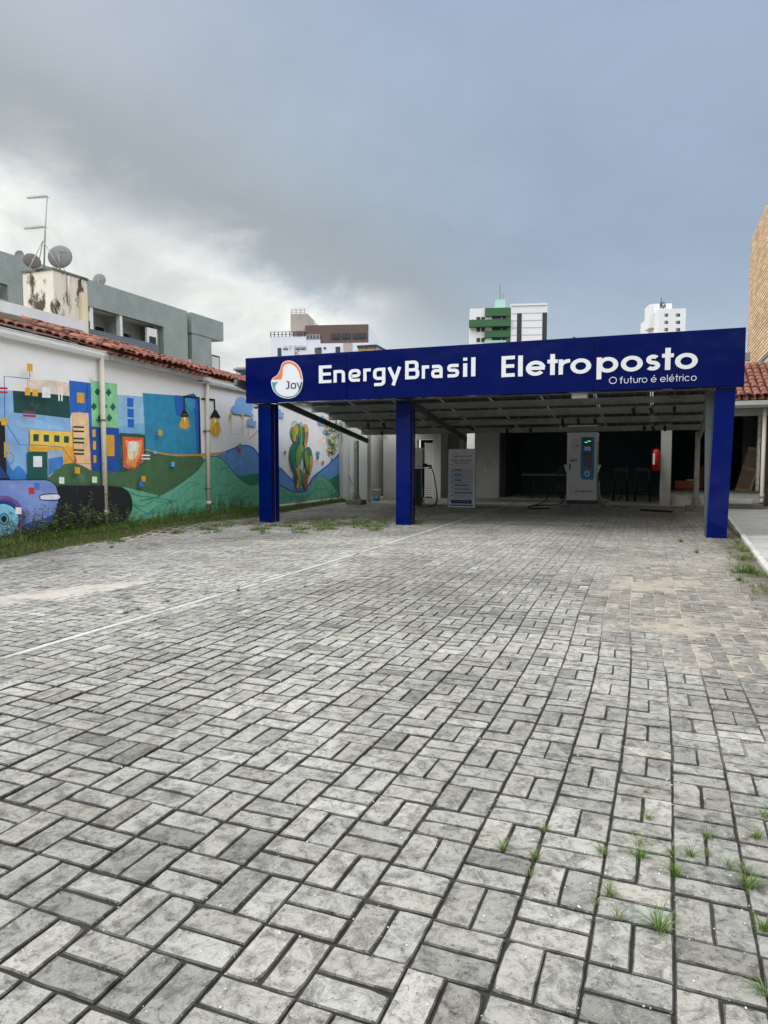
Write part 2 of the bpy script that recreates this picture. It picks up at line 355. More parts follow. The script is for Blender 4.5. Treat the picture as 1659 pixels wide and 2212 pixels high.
# herringbone part beyond the strip
u = .1
for i in range(0, 62):
    for j in range(8, 225):
        d = (i-j) % 4
        if d == 0: q = [(i, j), (i+2, j), (i+2, j+1), (i, j+1)]
        elif d == 3: q = [(i, j), (i+1, j), (i+1, j+2), (i, j+2)]
        else: continue
        ca, sa = 1, .028
        def T(p):
            y = p[1]*u; return (line_x(y)-.085-5.9+p[0]*u-.0, y)
        q = [T(p) for p in q]
        cx, cy = sum(p[0] for p in q)/4, sum(p[1] for p in q)/4
        if min(p[0] for p in q) > line_x(cy)-.080 or cx < -8.75-.06*max(0, cy-10) or cx < -1.05*cy-3.6: continue
        q = clampx(q, False)
        if q: paver(mb, q, rnd, sandmask(cx, cy))
def paver_mat():
    m = bpy.data.materials.new('concrete_paver'); m.use_nodes = True; nt = m.node_tree; L = nt.links.new
    b = nt.nodes['Principled BSDF']; b.inputs['Roughness'].default_value = .9; b.inputs['Specular IOR Level'].default_value = .25
    tc = nt.nodes.new('ShaderNodeTexCoord'); a = nt.nodes.new('ShaderNodeAttribute'); a.attribute_name = 'tint'; c = a.outputs['Color']
    def nz(s, det, ro, lo, hi, a0, a1, dist=0):
        n = nn(nt, 'ShaderNodeTexNoise', Scale=s, Detail=det, Roughness=ro, Distortion=dist); L(tc.outputs['Object'], n.inputs['Vector'])
        r = nn(nt, 'ShaderNodeMapRange'); L(n.outputs[0], r.inputs[0])
        for k, v in zip((1, 2, 3, 4), (lo, hi, a0, a1)): r.inputs[k].default_value = v
        return n.outputs[0], r.outputs[0]
    def mul(c, f):
        s = nt.nodes.new('ShaderNodeVectorMath'); s.operation = 'SCALE'; L(c, s.inputs[0]); L(f, s.inputs['Scale']); return s.outputs[0]
    f1, g1 = nz(330, 3, .7, .3, .7, .72, 1.28); f2, g2 = nz(16, 9, .76, .37, .55, .40, 1.06, .6); f3, g3 = nz(.8, 7, .66, .34, .64, .76, 1.12)
    c = mul(mul(mul(c, g1), g2), g3)
    # pale exposed grit
    v = nn(nt, 'ShaderNodeTexVoronoi', Scale=95); L(tc.outputs['Object'], v.inputs['Vector'])
    r = nn(nt, 'ShaderNodeMapRange'); L(v.outputs['Distance'], r.inputs[0])
    for k, q in zip((1, 2, 3, 4), (.13, .2, 1, 0)): r.inputs[k].default_value = q
    sel = nn(nt, 'ShaderNodeMapRange'); L(v.outputs['Color'], sel.inputs[0])
    for k, q in zip((1, 2, 3, 4), (.55, .6, 0, .55)): sel.inputs[k].default_value = q
    mm = nt.nodes.new('ShaderNodeMath'); mm.operation = 'MULTIPLY'; L(r.outputs[0], mm.inputs[0]); L(sel.outputs[0], mm.inputs[1])
    mx = nt.nodes.new('ShaderNodeMix'); mx.data_type = 'RGBA'; L(mm.outputs[0], mx.inputs[0]); L(c, mx.inputs[6]); mx.inputs[7].default_value = (.55, .54, .5, 1)
    # dark pits
    f4, g4 = nz(52, 5, .75, .56, .66, 1, .45); c = mul(mx.outputs[2], g4)
    L(c, b.inputs['Base Color'])
    ad = nt.nodes.new('ShaderNodeMath'); ad.operation = 'ADD'; L(f1, ad.inputs[0]); L(g4, ad.inputs[1])
    bp = nn(nt, 'ShaderNodeBump', Strength=.55, Distance=.0035); L(ad.outputs[0], bp.inputs['Height']); L(bp.outputs[0], b.inputs['Normal'])
    return m
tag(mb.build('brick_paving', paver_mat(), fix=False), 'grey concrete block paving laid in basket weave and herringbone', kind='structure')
# flush concrete strip
mb = MB()
y = .6; cols = random.Random(5)
while y < 20.5:
    l = cols.uniform(.9, 1.3); x0, x1 = line_x(y), line_x(y+l-.012); z0, z1 = gh(x0, y)+cols.gauss(.0035, .001), gh(x1, y+l)+cols.gauss(.0035, .001)
    mb.hexa([(x0-.062, y, z0-.06), (x0-.012, y, z0-.06), (x1-.012, y+l-.012, z1-.06), (x1-.062, y+l-.012, z1-.06), (x0-.062, y, z0), (x0-.012, y, z0), (x1-.012, y+l-.012, z1), (x1-.062, y+l-.012, z1)]); y += l
tag(mb.build('edging_strip', mat('strip_concrete', (186, 184, 177), .9, .2, 5, .4, 90, col2=((128, 124, 114), 2.5, .52, .1)), bevel=.005), 'thin pale concrete edging strip running through the paving', kind='structure')
# right concrete path with whitewashed kerb
mb = MB(); CX = lambda y: 1.17+.033*(y-9)+(.004*(y-9)**2 if y < 9 else 0)
pts = [-3+1.0*k for k in range(26)]
for a, b in zip(pts, pts[1:]): mb.hexa([(CX(a)+.075, a, -.1), (3.22, a, -.1), (3.22, b, -.1), (CX(b)+.075, b, -.1), (CX(a)+.075, a, .035+gh(1.2, a)*1), (3.22, a, .035+gh(1.2, a)), (3.22, b, .035+gh(1.2, b)), (CX(b)+.075, b, .035+gh(1.2, b))])
tag(mb.build('concrete_path', mat('path_concrete', (186, 185, 180), .9, .16, 1.2, .3, 60, col2=((140, 138, 132), .9, .5, .15))), 'grey concrete path along the brick building', kind='structure')
mb = MB()
for a, b in zip(pts, pts[1:]): mb.hexa([(CX(a), a, -.1), (CX(a)+.072, a, -.1), (CX(b)+.072, b-.006, -.1), (CX(b), b-.006, -.1), (CX(a), a, .05+gh(1.2, a)), (CX(a)+.072, a, .05+gh(1.2, a)), (CX(b)+.072, b-.006, .05+gh(1.2, b)), (CX(b), b-.006, .05+gh(1.2, b))])
tag(mb.build('kerb', mat('kerb_paint', (205, 203, 198), .85, .12, 6, .3, 80, col2=((140, 132, 118), 4, .58, .1)), bevel=.008), 'white painted kerb between paving and concrete path', kind='structure')
# soil strip at foot of mural wall
def wall_x(y): return -9.25-.102*(y-13.06)
mb = MB(); mb.smooth = True; rows = []
for j in range(90):
    y = 3+.22*j; xw = wall_x(y); w_ = .62+.12*noise.noise(Vector((0, y*.8, 0)))
    if y > 14: w_ *= 1-.35*sm(14, 20, y)
    base = .0; top = .14*(1-sm(13, 18, y))+.03
    rows.append([mb.vert((xw+w_*t, y, base+(top if t < .75 else top*(1-t)*3.2)+.02*noise.noise(Vector((t*5, y*3, 2)))-(.02 if t == 1 else 0))) for t in (0, .25, .5, .75, .9, 1)])
for a, b in zip(rows, rows[1:]):
    for k in range(5): mb.face((a[k], a[k+1], b[k+1], b[k]))
tag(mb.build('soil_strip', mat('soil', (72, 66, 44), .95, .35, 8, .8, 40), fix=False), 'strip of bare soil at the foot of the mural wall', kind='structure')
# sand pile streak left
mb = MB(); mb.smooth = True; q = {}
A, B = G(-190, 1318), G(335, 1256); ax = (B-A); ln = ax.length; ax = ax.normalized(); bx = Vector((-ax.y, ax.x, 0))
for i in range(60):
    for j in range(17):
        s, t = i/59, j/16*2-1
        wd = .28*(math.sin(PI*min(1, s*1.02))**.6 if s < .98 else .0)*(1+.25*noise.noise(Vector((s*8, 0, t)))) + .01
        p = A+ax*(ln*s)+bx*(wd*t+.06*noise.noise(Vector((s*5, 3, 0)))); h = max(0, 1-t*t)**.8*.014*(1+.9*noise.noise(Vector((s*14, t*3, 1)))+.8*noise.noise(Vector((p.x*9, p.y*9, 1))))
        q[i, j] = mb.vert((p.x, p.y, gh(p.x, p.y)-.005+h))
for i in range(59):
    for j in range(16): mb.face((q[i, j], q[i+1, j], q[i+1, j+1], q[i, j+1]))
tag(mb.build('sand', mat('beige_sand', (178, 172, 162), .95, .16, 9, .6, 150, col2=((156, 146, 134), 3, .5, .12)), fix=False), 'low streak of pale sand spilt on the paving', kind='structure')
#@@HOUSE
# ------------------------------------------------------------------ mural house
W0 = Vector((-9.25, 13.06, 0)); WD = Vector((-.102, 1, 0)).normalized(); WN = Vector((WD.y, -WD.x, 0))   # WN points to the lot
def WP(px, py, off=0): return pN(px, py, W0+WN*off, WN)
def wpt(y, z, off=0): t = (y-13.06)/WD.y; p = W0+WD*t+WN*off; return Vector((p.x, p.y, z))
house = thing('mural_house', 'long low white house with a colourful mural and clay tiled roof', 'house', (-9.3, 13, 0))
whitewall = mat('white_render', (238, 238, 239), .9, .05, 1.5, .35, 70, col2=((196, 192, 184), 1.1, .60, .12))
mb = MB(); a, b = wpt(2, 0), wpt(22.05, 0)
pr = [wpt(2, -.1), wpt(22.05, -.1), wpt(22.05, 3.12), wpt(2, 3.12)]
mb.prism(pr, -WN*.25); mb.build('wall', whitewall, house)
pipem = mat('pipe_pvc', (200, 192, 176), .55, .08, 4)
def downpipe(y, z0, z1, curve=False):
    mb = MB(); p = lambda z, o=.075: wpt(y, z, o)
    mb.tube([p(z0), p(z1)], .043, 14); o = mb.build('downpipe', pipem, house)
    for z in ((z0+.12), (z0+.65), z0+1.9):
        k = MB(); k.tube([p(z), p(z+.02)], .058, 14); k.bar(wpt(y-.09, z+.01, .02), wpt(y+.09, z+.01, .02), .03, .02); k.build('pipe_clamp', mat('galv_dark', (110, 112, 112), .5, .1, 8, metal=.6), o)
    k = MB(); k.tube([p(z0+.30), p(z0+.38)], .060, 14); k.build('pipe_socket', pipem, o)
    return o
yP = [WP(217, 1000).y, WP(443, 1000).y, WP(737.5, 960).y]
downpipe(yP[0], .08, 3.02); downpipe(yP[1], .05, 2.97); downpipe(yP[2], .06, 2.66)
mb = MB(); mb.tube([wpt(14.2, .10, .09), wpt(17, .09, .09), wpt(22.0, .075, .09)], .05, 12); mb.build('drain_pipe', pipem, house)
mb = MB(); mb.tube([wpt(yP[2], 2.64, .075), wpt(yP[2]+.03, 2.70, .075), wpt(yP[2]+.35, 2.72, .02)], .052, 12); mb.build('pipe_elbow', pipem, house)
gutm = mat('gutter_white', (236, 238, 238), .4, .04, 3, col2=((190, 190, 188), 3, .64, .1))
def gutter(y0, y1, z):
    prof = [(0, 0), (.03, -.005), (.10, .0), (.125, .05), (.13, .105), (.145, .11), (.145, .118), (.12, .118), (.112, .055), (.09, .015), (.01, .012), (.01, .118), (0, .118)]
    mb = MB(); mb.prism([wpt(y0, z+h, .002+o) for o, h in prof], wpt(y1, z, 0)-wpt(y0, z, 0)); g = mb.build('gutter', gutm, house)
    y = y0+.5
    while y < y1:
        k = MB(); k.prism([wpt(y, z+h*1.02-.006, .003+o*1.03) for o, h in prof[:6]]+[wpt(y, z+.03, .0)], wpt(y+.05, z, 0)-wpt(y, z, 0)); k.build('gutter_joint', gutm, g); y += 2.35
gutter(2, yP[0]+.15, 3.02); gutter(yP[1]-.25, 22.0, 2.98)
mb = MB(); mb.prism([wpt(yP[0]+.17, 3.02, .002), wpt(yP[0]+.17, 3.02, .17), wpt(yP[0]+.17, 3.10, .17), wpt(yP[0]+.17, 3.10, .002)], wpt(yP[1]+.03, 0, 0)-wpt(yP[0]+.17, 0, 0)); mb.build('fascia_board', mat('painted_board', (200, 202, 202), .6, .1, 4, col2=((120, 118, 112), 6, .62, .08)), house)
# barrel tiled roof: tiles run up the slope away from the lot
clay = mat('clay_tile', (150, 98, 82), .9, .42, 8, .5, 60, col2=((66, 50, 44), 5, .53, .08))
def barrel_roof(mb, org, along, up, length, run, pitch, over=.06, sp=.19, row=.34, rr=None):
    rr = rr or random.Random(1); al = Vector(along).normalized(); upv = (Vector(up).normalized()+Vector((0, 0, pitch))).normalized(); nrm = al.cross(upv)
    if nrm.z < 0: nrm = -nrm
    nc, nr = int(length/sp), int(run/row)
    for i in range(nc):
        for j in range(nr):
            for kind in (0, 1):
                c = Vector(org)+al*((i+(.5 if kind else 0))*sp+rr.gauss(0, .004))+upv*(j*row-over+rr.gauss(0, .01))+nrm*(.0 if kind == 0 else .055)
                r0, r1 = (.088, .072) if kind else (.072, .088); L_ = row+.07; seg = 6; s0 = nrm*.012
                jit = rr.gauss(0, .005); cc = rr.uniform(.8, 1.15)
                mb.cur = None
                ra, rb = [], []
                for k in range(seg+1):
                    t = PI*k/seg; sgn = 1 if kind else -1
                    va = al*math.cos(t)+nrm*(math.sin(t)*sgn*.62)
                    ra.append(mb.vert(c+va*r0+s0+nrm*jit)); rb.append(mb.vert(c+va*r1+upv*L_+nrm*jit))
                ia = [mb.vert(Vector(mb.v[q])-nrm*.014) for q in ra]
                o = mb.smooth; mb.smooth = True
                for k in range(seg): mb.face((ra[k], ra[k+1], rb[k+1], rb[k]))
                mb.smooth = False
                for k in range(seg): mb.face((ra[k+1], ra[k], ia[k], ia[k+1]))
                mb.smooth = o
mb = MB(); barrel_roof(mb, wpt(2.2, 3.16, .02), WD, -WN, yP[0]-2.1, 1.05, .28)
barrel_roof(mb, wpt(yP[0]+.12, 3.13, .22), WD, -WN, yP[1]-yP[0]-.1, 2.1, .33, rr=random.Random(4))
barrel_roof(mb, wpt(yP[1]+.05, 3.14, .06), WD, -WN, 22-yP[1], 2.8, .31, rr=random.Random(5))
rf = mb.build('roof', clay, house, fix=False)
mb = MB(); mb.prism([wpt(2, 3.10, -.02), wpt(22, 3.10, -.02), wpt(22, 4.0, -3.1), wpt(2, 4.0, -3.1)], (0, 0, -.05)); mb.build('roof_underlay', mat('dark_wood', (60, 45, 36), .9, .2, 6), rf)
# --- the painting
pm = mat('mural_paint', (255, 255, 255), .85, .17, 5.5, .6, 55, attr='tint', col2=((168, 172, 168), 1.6, .62, .35))
mur = MB(); LAY = [0]
def Wd(reg, p): return D(reg, *p) if reg else p
def paint(reg, pts, col, lay=None):
    LAY[0] += 1; off = .0015+(lay if lay is not None else LAY[0])*.00022
    mur.cur = lin(tuple(min(240, c*1.07+3) for c in col)); P = [WP(*Wd(p[2] if len(p) > 2 else reg, p[:2]), off) for p in pts]
    P = [Vector((p.x, p.y, max(.0, p.z))) for p in P]
    tri = tessellate_polygon([P]); ids = [mur.vert(p) for p in P]
    for t in tri: mur.face([ids[k] for k in t])
def sq(reg, x0, y0, x1, y1, col, sk=0): paint(reg, [(x0, y0), (x1, y0+sk), (x1, y1+sk), (x0, y1)], col)
def smooth_pts(pts, n=5, closed=False):
    out = []; N_ = len(pts)
    rng = range(N_) if closed else range(N_-1)
    for i in rng:
        g = (lambda k: pts[k % N_]) if closed else (lambda k: pts[max(0, min(N_-1, k))])
        p0, p1, p2, p3 = g(i-1), g(i), g(i+1), g(i+2)
        for j in range(n):
            t = j/n
            out.append(tuple(.5*((2*p1[k])+(-p0[k]+p2[k])*t+(2*p0[k]-5*p1[k]+4*p2[k]-p3[k])*t*t+(-p0[k]+3*p1[k]-3*p2[k]+p3[k])*t**3) for k in (0, 1)))
    if not closed: out.append(tuple(pts[-1][:2]))
    return out
def line(reg, pts, w, col, w1=None):
    w1 = w if w1 is None else w1; n_ = len(pts); L_, R2 = [], []
    for i, p in enumerate(pts):
        a, b = pts[max(0, i-1)], pts[min(n_-1, i+1)]; dx, dy = b[0]-a[0], b[1]-a[1]; l = math.hypot(dx, dy) or 1; ww = (w+(w1-w)*i/max(1, n_-1))/2
        L_.append((p[0]-dy/l*ww, p[1]+dx/l*ww)); R2.append((p[0]+dy/l*ww, p[1]-dx/l*ww))
    LAY[0] += 1; off = .0015+LAY[0]*.00022; mur.cur = lin(col)
    A_ = [mur.vert(WP(*Wd(reg, p), off)) for p in L_]; B_ = [mur.vert(WP(*Wd(reg, p), off)) for p in R2]
    for i in range(n_-1): mur.face((A_[i], A_[i+1], B_[i+1], B_[i]))
def disc(reg, cx, cy, rx, ry, col, n=28): paint(reg, [(cx+rx*math.cos(2*PI*k/n), cy+ry*math.sin(2*PI*k/n)) for k in range(n)], col)
SKY, NAVY, YEL, DG, WHT = (128, 168, 210), (28, 72, 150), (208, 152, 32), (24, 66, 64), (222, 222, 224)
paint(2, [(-400, 620), (0, 632), (115, 637), (600, 690), (640, 1270), (415, 1415), (90, 1415), (-400, 1415)], SKY)
paint(2, smooth_pts([(60, 1240), (110, 1330), (160, 1290), (230, 1360), (243, 1415), (90, 1415), (65, 1370)], 4, True), (52, 118, 190))
line(2, [(75+45*math.cos(t*.5), 1225+50*math.sin(t*.5)) for t in range(13)], 10, (105, 150, 180))
paint(2, smooth_pts([(140,900),(300,880),(420,930),(560,960),(500,985),(300,960),(180,960)],4,True),(140,182,218))
paint(2, [(240, 540), (430, 545), (602, 570), (602, 690), (240, 650)], (208, 194, 176))
paint(2, [(112, 637), (360, 655), (604, 685), (612, 878), (330, 845), (120, 828)], DG)
paint(2, [(602, 548), (790, 570), (800, 950), (860, 955), (870, 1340), (795, 1335), (770, 830), (625, 830), (612, 870)], (30, 92, 178))
paint(2, [(752, 575), (766, 577), (772, 830), (760, 830)], (24, 74, 158))
sq(2, 670, 653, 735, 741, YEL, 5)
paint(2, [(622, 830), (690, 826), (765, 834), (800, 1338), (640, 1265)], (224, 182, 138))
paint(2, smooth_pts([(650, 900), (700, 880), (740, 930), (745, 1050), (700, 1120), (660, 1020)], 4, True), (228, 192, 150))
paint(2, [(626, 950), (633, 950), (645, 1265), (636, 1262)], (188, 52, 36)); paint(2, smooth_pts([(640, 1200), (660, 1215), (668, 1260), (642, 1266)], 4, True), (205, 80, 50))
for y in (945, 982, 1045, 1080, 1145, 1178): sq(2, 638, y, 732, y+15, (20, 58, 30), 4)
paint(2, [(790, 548), (1018, 578), (1032, 960), (800, 948)], (128, 192, 142))
for cx, cy in ((945, 653), (868-20, 648), (910, 775), (983, 780), (818, 775), (874, 875), (952, 875)): paint(2, [(cx, cy-36), (cx+26, cy), (cx, cy+36), (cx-26, cy)], (24, 84, 74))
paint(2, [(1022, 672), (1250, 690), (1262, 1012), (1035, 1005)], (142, 178, 208))
paint(2, [(1035, 950), (1150, 930), (1260, 920), (1262, 1014), (1036, 1006)], (110, 165, 200))
for a in ((1107, 700, 1162, 778), (1109, 793, 1165, 868), (1111, 882, 1167, 956)): sq(2, *a, (24, 92, 182), 4)
paint(0, [D(2, 1243, 658), D(2, 1548, 680), D(3, 250, 535), D(3, 372, 548), D(3, 395, 1022), D(3, 180, 1020), D(3, 0, 990), D(2, 1400, 1200), D(2, 1310, 1200), D(2, 1275, 1225)], (42, 132, 168))
paint(3, smooth_pts([(185, 534), (250, 540), (372, 552), (388, 1000), (366, 1000), (350, 800), (345, 680), (318, 640), (300, 600), (240, 690), (200, 700), (180, 600)], 3, True), (26, 92, 170))
paint(3, smooth_pts([(265, 560), (340, 560), (350, 620), (320, 660), (290, 640)], 4, True), (60, 140, 180))
for cx, cy, h_, wd in ((264, 700, 135, 58), (514, 712, 190, 66)):
    rr = random.Random(int(cx)); paint(3, smooth_pts([(cx-18, cy), (cx-wd*.55, cy+h_*.35), (cx-wd*.62, cy+h_*.6), (cx, cy+h_*.78), (cx+wd*.62, cy+h_*.6), (cx+wd*.55, cy+h_*.35), (cx+18, cy)], 4), (206, 160, 52)); l0 = LAY[0]
    for k in range(46):
        t = rr.uniform(-1, 1); hh = h_*(1-.35*t*t)*rr.uniform(.55, 1.08); x1, y1 = cx+wd*t*(.6+.5*hh/h_), cy+hh; x0, y0 = cx+14*t+rr.uniform(-6, 6), cy+rr.uniform(2, h_*.4); w_ = rr.uniform(2.5, 6)
        paint(3, [(x0-w_, y0), (x1, y1), (x0+w_, y0)], rr.choice([(232, 176, 48), (214, 150, 34), (240, 196, 84), (200, 146, 50)]), l0+k*.12)
    LAY[0] = l0+7
for cx, cy in ((264, 725), (515, 738)): disc(3, cx, cy, 8, 20, (250, 225, 170), 12)
BLK = (18, 20, 26)
line(3, [(252, 541), (378, 553)], 14, BLK); line(3, [(380, 545), (392, 1020)], 13, BLK); line(3, [(261, 540), (259, 645)], 8, BLK); paint(3, [(260, 635), (272, 655), (300, 704), (230, 706), (250, 655)], BLK); line(3, [(236, 706), (294, 704)], 8, (40, 34, 28)); line(3, [(246, 690), (282, 690)], 4, (190, 130, 70))
line(3, [(400, 560), (510, 570)], 15, BLK); line(3, [(507, 565), (510, 655)], 10, BLK); paint(3, [(506, 648), (522, 652), (557, 710), (540, 724), (505, 708), (480, 722), (470, 712)], BLK)
paint(2, [(780, 950), (1035, 965), (1048, 1345), (800, 1335)], NAVY); paint(2, [(920, 1022), (995, 1025), (998, 1208), (928, 1208)], YEL)
line(2, [(922, 1024), (930, 1210), (998, 1210)], 5, (20, 50, 110))
for a in ((805, 975, 832, 1040), (810, 1075, 835, 1150), (815, 1200, 838, 1265)): sq(2, *a, (212, 160, 40))
paint(2, [(1040, 1005), (1262, 1020), (1275, 1215), (1160, 1315), (1075, 1345), (1050, 1340)], (26, 80, 64)); line(2, [(1054, 1110), (1056, 1220)], 7, (40, 120, 140))
paint(2, [(1068, 1038), (1250, 1048), (1255, 1200), (1215, 1290), (1120, 1322), (1075, 1300)], (214, 84, 48))
paint(2, smooth_pts([(1095, 1070), (1160, 1090), (1232, 1070), (1222, 1190), (1190, 1260), (1140, 1290), (1100, 1270), (1110, 1180)], 4, True), (232, 150, 92))
paint(2, smooth_pts([(1120, 1090), (1205, 1085), (1200, 1180), (1170, 1230), (1120, 1230)], 4, True), (238, 205, 165))
sq(2, 1130, 1085, 1187, 1162, WHT); line(2, [(1168, 1020), (1168, 1085)], 3, (140, 60, 40)); line(2, [(1168, 1162), (1168, 1255)], 4, (80, 50, 40)); sq(2, 1146, 1252, 1184, 1300, YEL)
paint(2, [(260, 978), (400, 985), (628, 998), (640, 1275), (550, 1290), (550, 1175), (415, 1168), (262, 1168)], (226, 190, 78))
paint(2, smooth_pts([(265, 1110), (350, 1130), (600, 1120), (636, 1150), (640, 1262), (556, 1282), (552, 1172), (415, 1162), (266, 1166)], 3, True), (224, 160, 50))
for a in ((290, 1015, 337, 1076), (380, 1020, 427, 1080), (472, 1025, 518, 1083), (557, 1033, 600, 1090)): sq(2, *a, (26, 68, 66), 2)
paint(2, [(235, 1175), (412, 1175), (415, 1418), (243, 1418)], (26, 78, 72)); sq(2, 290, 1208, 366, 1302, WHT)
paint(2, smooth_pts([(418, 1180), (430, 1155), (530, 1155), (547, 1175), (551, 1290), (480, 1330), (420, 1390)], 3, True), (150, 172, 190)); paint(2, [(418, 1230), (548, 1210), (551, 1285), (480, 1330), (420, 1388)], (58, 118, 190)); line(2, [(415, 1160), (418, 1395)], 5, (220, 160, 60))
hill = [D(2, *p) for p in [(400, 1425), (470, 1345), (560, 1278), (640, 1265), (720, 1290), (800, 1338), (1080, 1345), (1180, 1312), (1250, 1250), (1300, 1180), (1330, 1165), (1400, 1172), (1500, 1190)]]+[D(3, *p) for p in [(60, 1003), (200, 1022), (400, 1025), (430, 1060), (400, 1110), (250, 1235), (60, 1352), (0, 1345)]]+[D(2, *p) for p in [(1300, 1530), (1060, 1472), (800, 1462), (500, 1478), (440, 1440)]]
paint(0, hill, (66, 100, 66))
line(3, smooth_pts([(-60, 975), (60, 1003), (200, 1022), (390, 1018)], 4), 9, (212, 152, 52), 16); line(3, smooth_pts([(390, 1018), (480, 1012), (590, 995), (690, 955)], 4), 22, (222, 158, 44), 6)
bh = [(520, 1020), (600, 995), (700, 950), (770, 940), (830, 970), (880, 1040), (960, 1090), (1045, 1120), (1100, 1180), (1160, 1240), (1210, 1290), (1270, 1290), (1320, 1200), (1400, 1130), (1460, 1080), (1524, 1012), (1525, 1195), (1440, 1235), (1380, 1200), (1330, 1220), (1270, 1310), (1210, 1330), (1130, 1320), (1040, 1270), (880, 1250), (800, 1275), (700, 1220), (640, 1140), (560, 1055)]
paint(3, bh, (92, 140, 200)); line(3, smooth_pts([(600, 995), (700, 952), (770, 942), (830, 970), (880, 1040)], 4), 12, (50, 100, 185)); line(3, smooth_pts([(1045, 1125), (1100, 1185), (1160, 1240)], 4), 12, (50, 100, 185)); line(3, smooth_pts([(1250, 1300), (1290, 1240), (1320, 1195), (1400, 1130), (1460, 1080), (1524, 1012)], 4), 12, (50, 100, 185))
paint(3, smooth_pts([(672, 1178), (740, 1190), (810, 1172), (880, 1178), (890, 1265), (800, 1285), (720, 1240)], 3, True), (34, 122, 100)); paint(3, [(1435, 1225), (1470, 1205), (1526, 1178), (1530, 1345), (1500, 1310)], (40, 120, 92))
lg = [D(2, 1060, 1472), D(2, 1300, 1530), D(2, 1400, 1556), D(2, 1480, 1500)]+[D(3, *p) for p in smooth_pts([(60, 1355), (250, 1237), (370, 1140), (440, 1050), (500, 1030), (560, 1045), (640, 1130), (700, 1200), (800, 1265), (880, 1245), (1040, 1262), (1130, 1312), (1210, 1322), (1270, 1300), (1330, 1212), (1380, 1190), (1440, 1230), (1495, 1300), (1529, 1370)], 3)]+[(738, 1090), (600, 1112), (443, 1138), (300, 1160), (150, 1185), (120, 1190), D(2, 700, 1860), D(2, 900, 1830), D(2, 1040, 1790), D(2, 1140, 1700), D(2, 1150, 1600), D(2, 1110, 1520)]
paint(0, lg, (98, 168, 138))
for pl_ in (smooth_pts([(-60, 1600), (200, 1480), (420, 1460), (640, 1530), (840, 1470), (880, 1540), (640, 1600), (200, 1640)], 4, True), smooth_pts([(1060, 1430), (1240, 1400), (1400, 1370), (1520, 1350), (1520, 1380), (1300, 1405), (1060, 1440)], 3, True)): paint(3, pl_, (72, 150, 124))
line(3, smooth_pts([(-100, 1395), (60, 1352), (250, 1237), (370, 1140), (440, 1050), (500, 1030), (560, 1045), (640, 1130), (700, 1200), (800, 1265), (880, 1245)], 4), 8, (44, 124, 84)); line(3, smooth_pts([(1040, 1262), (1130, 1312), (1210, 1322), (1265, 1305)], 4), 10, (30, 100, 70)); line(3, smooth_pts([(1265, 1305), (1330, 1212), (1380, 1190), (1440, 1230), (1495, 1300), (1528, 1365)], 4), 7, (92, 150, 84))
TL = (52, 150, 146)
for pl_ in ([(390, 1250), (300, 1245), (180, 1340), (90, 1480), (0, 1560)], [(385, 1255), (300, 1285), (200, 1390), (60, 1400), (-20, 1380)], [(395, 1360), (330, 1375), (240, 1440), (180, 1560)], [(440, 1310), (500, 1270), (560, 1140), (620, 1120)], [(520, 1240), (600, 1265), (680, 1240), (740, 1220)], [(470, 1340), (600, 1345), (700, 1260)], [(640, 1450), (700, 1350), (780, 1290)], [(690, 1370), (760, 1360), (870, 1355)], [(640, 1450), (720, 1420), (860, 1440)], [(440, 1400), (540, 1430), (620, 1500)], [(500, 1100), (540, 1140), (620, 1120)], [(1050, 1300), (1120, 1360), (1240, 1350)], [(1330, 1300), (1350, 1240), (1400, 1240), (1440, 1330)], [(1240, 1400), (1330, 1300), (1400, 1300)], [(1060, 1400), (1160, 1380), (1300, 1400)], [(240, 1440), (330, 1460), (400, 1440)], [(-80, 1540), (40, 1440), (200, 1390)], [(440,1510),(520,1480),(640,1450)], [(1150,1330),(1200,1370),(1290,1340)]):
    line(3, smooth_pts(pl_, 4), 5, TL, 4)
for pl_ in ([(1155, 1620), (1250, 1640), (1400, 1550), (1540, 1470)], [(1160, 1630), (1300, 1710), (1420, 1640)], [(1100, 1500), (1200, 1550), (1380, 1570), (1540, 1600)], [(1200, 1730), (1300, 1700), (1370, 1640)]): line(2, smooth_pts(pl_, 4), 6, TL, 4)
def cloud(x0, y0, w, h, col=(118, 162, 212)):
    P = []
    for cx, cy, r, a0, a1 in ((.13, .62, .16, 200, 60), (.42, .30, .27, 190, 10), (.78, .55, .20, 150, -60)):
        for k in range(9): a = math.radians(a0+(a1-a0)*k/8); P.append((x0+w*(cx+r*math.cos(a)*.85), y0+h*(cy-r*math.sin(a)*1.15)))
    P += [(x0+w*.98, y0+h), (x0+w*.6, y0+h*.93), (x0+w*.1, y0+h*.86)]
    paint(3, P, col)
cloud(645, 545, 190, 158); cloud(773, 715, 80, 75); cloud(1000, 645, 78, 75); cloud(1353, 698, 84, 88); cloud(1398, 800, 40, 50)
OR = (214, 150, 62)
line(3, [(642, 715), (642, 845), (738, 850), (740, 700)], 5, (205, 165, 120)); sq(3, 628, 680, 648, 718, (214, 150, 50)); sq(3, 728, 682, 746, 706, (214, 150, 50)); line(3, [(785, 715), (785, 860)], 4, (215, 180, 150)); sq(3, 778, 722, 790, 738, (200, 140, 80)); line(3, [(788, 893), (880, 803)], 6, (214, 160, 90))
line(3, [(1040, 990), (1080, 998)], 3, OR); sq(3, 1077, 985, 1093, 1015, (58, 110, 190)); line(3, [(1090, 1010), (1130, 1120)], 2, (215, 180, 160))
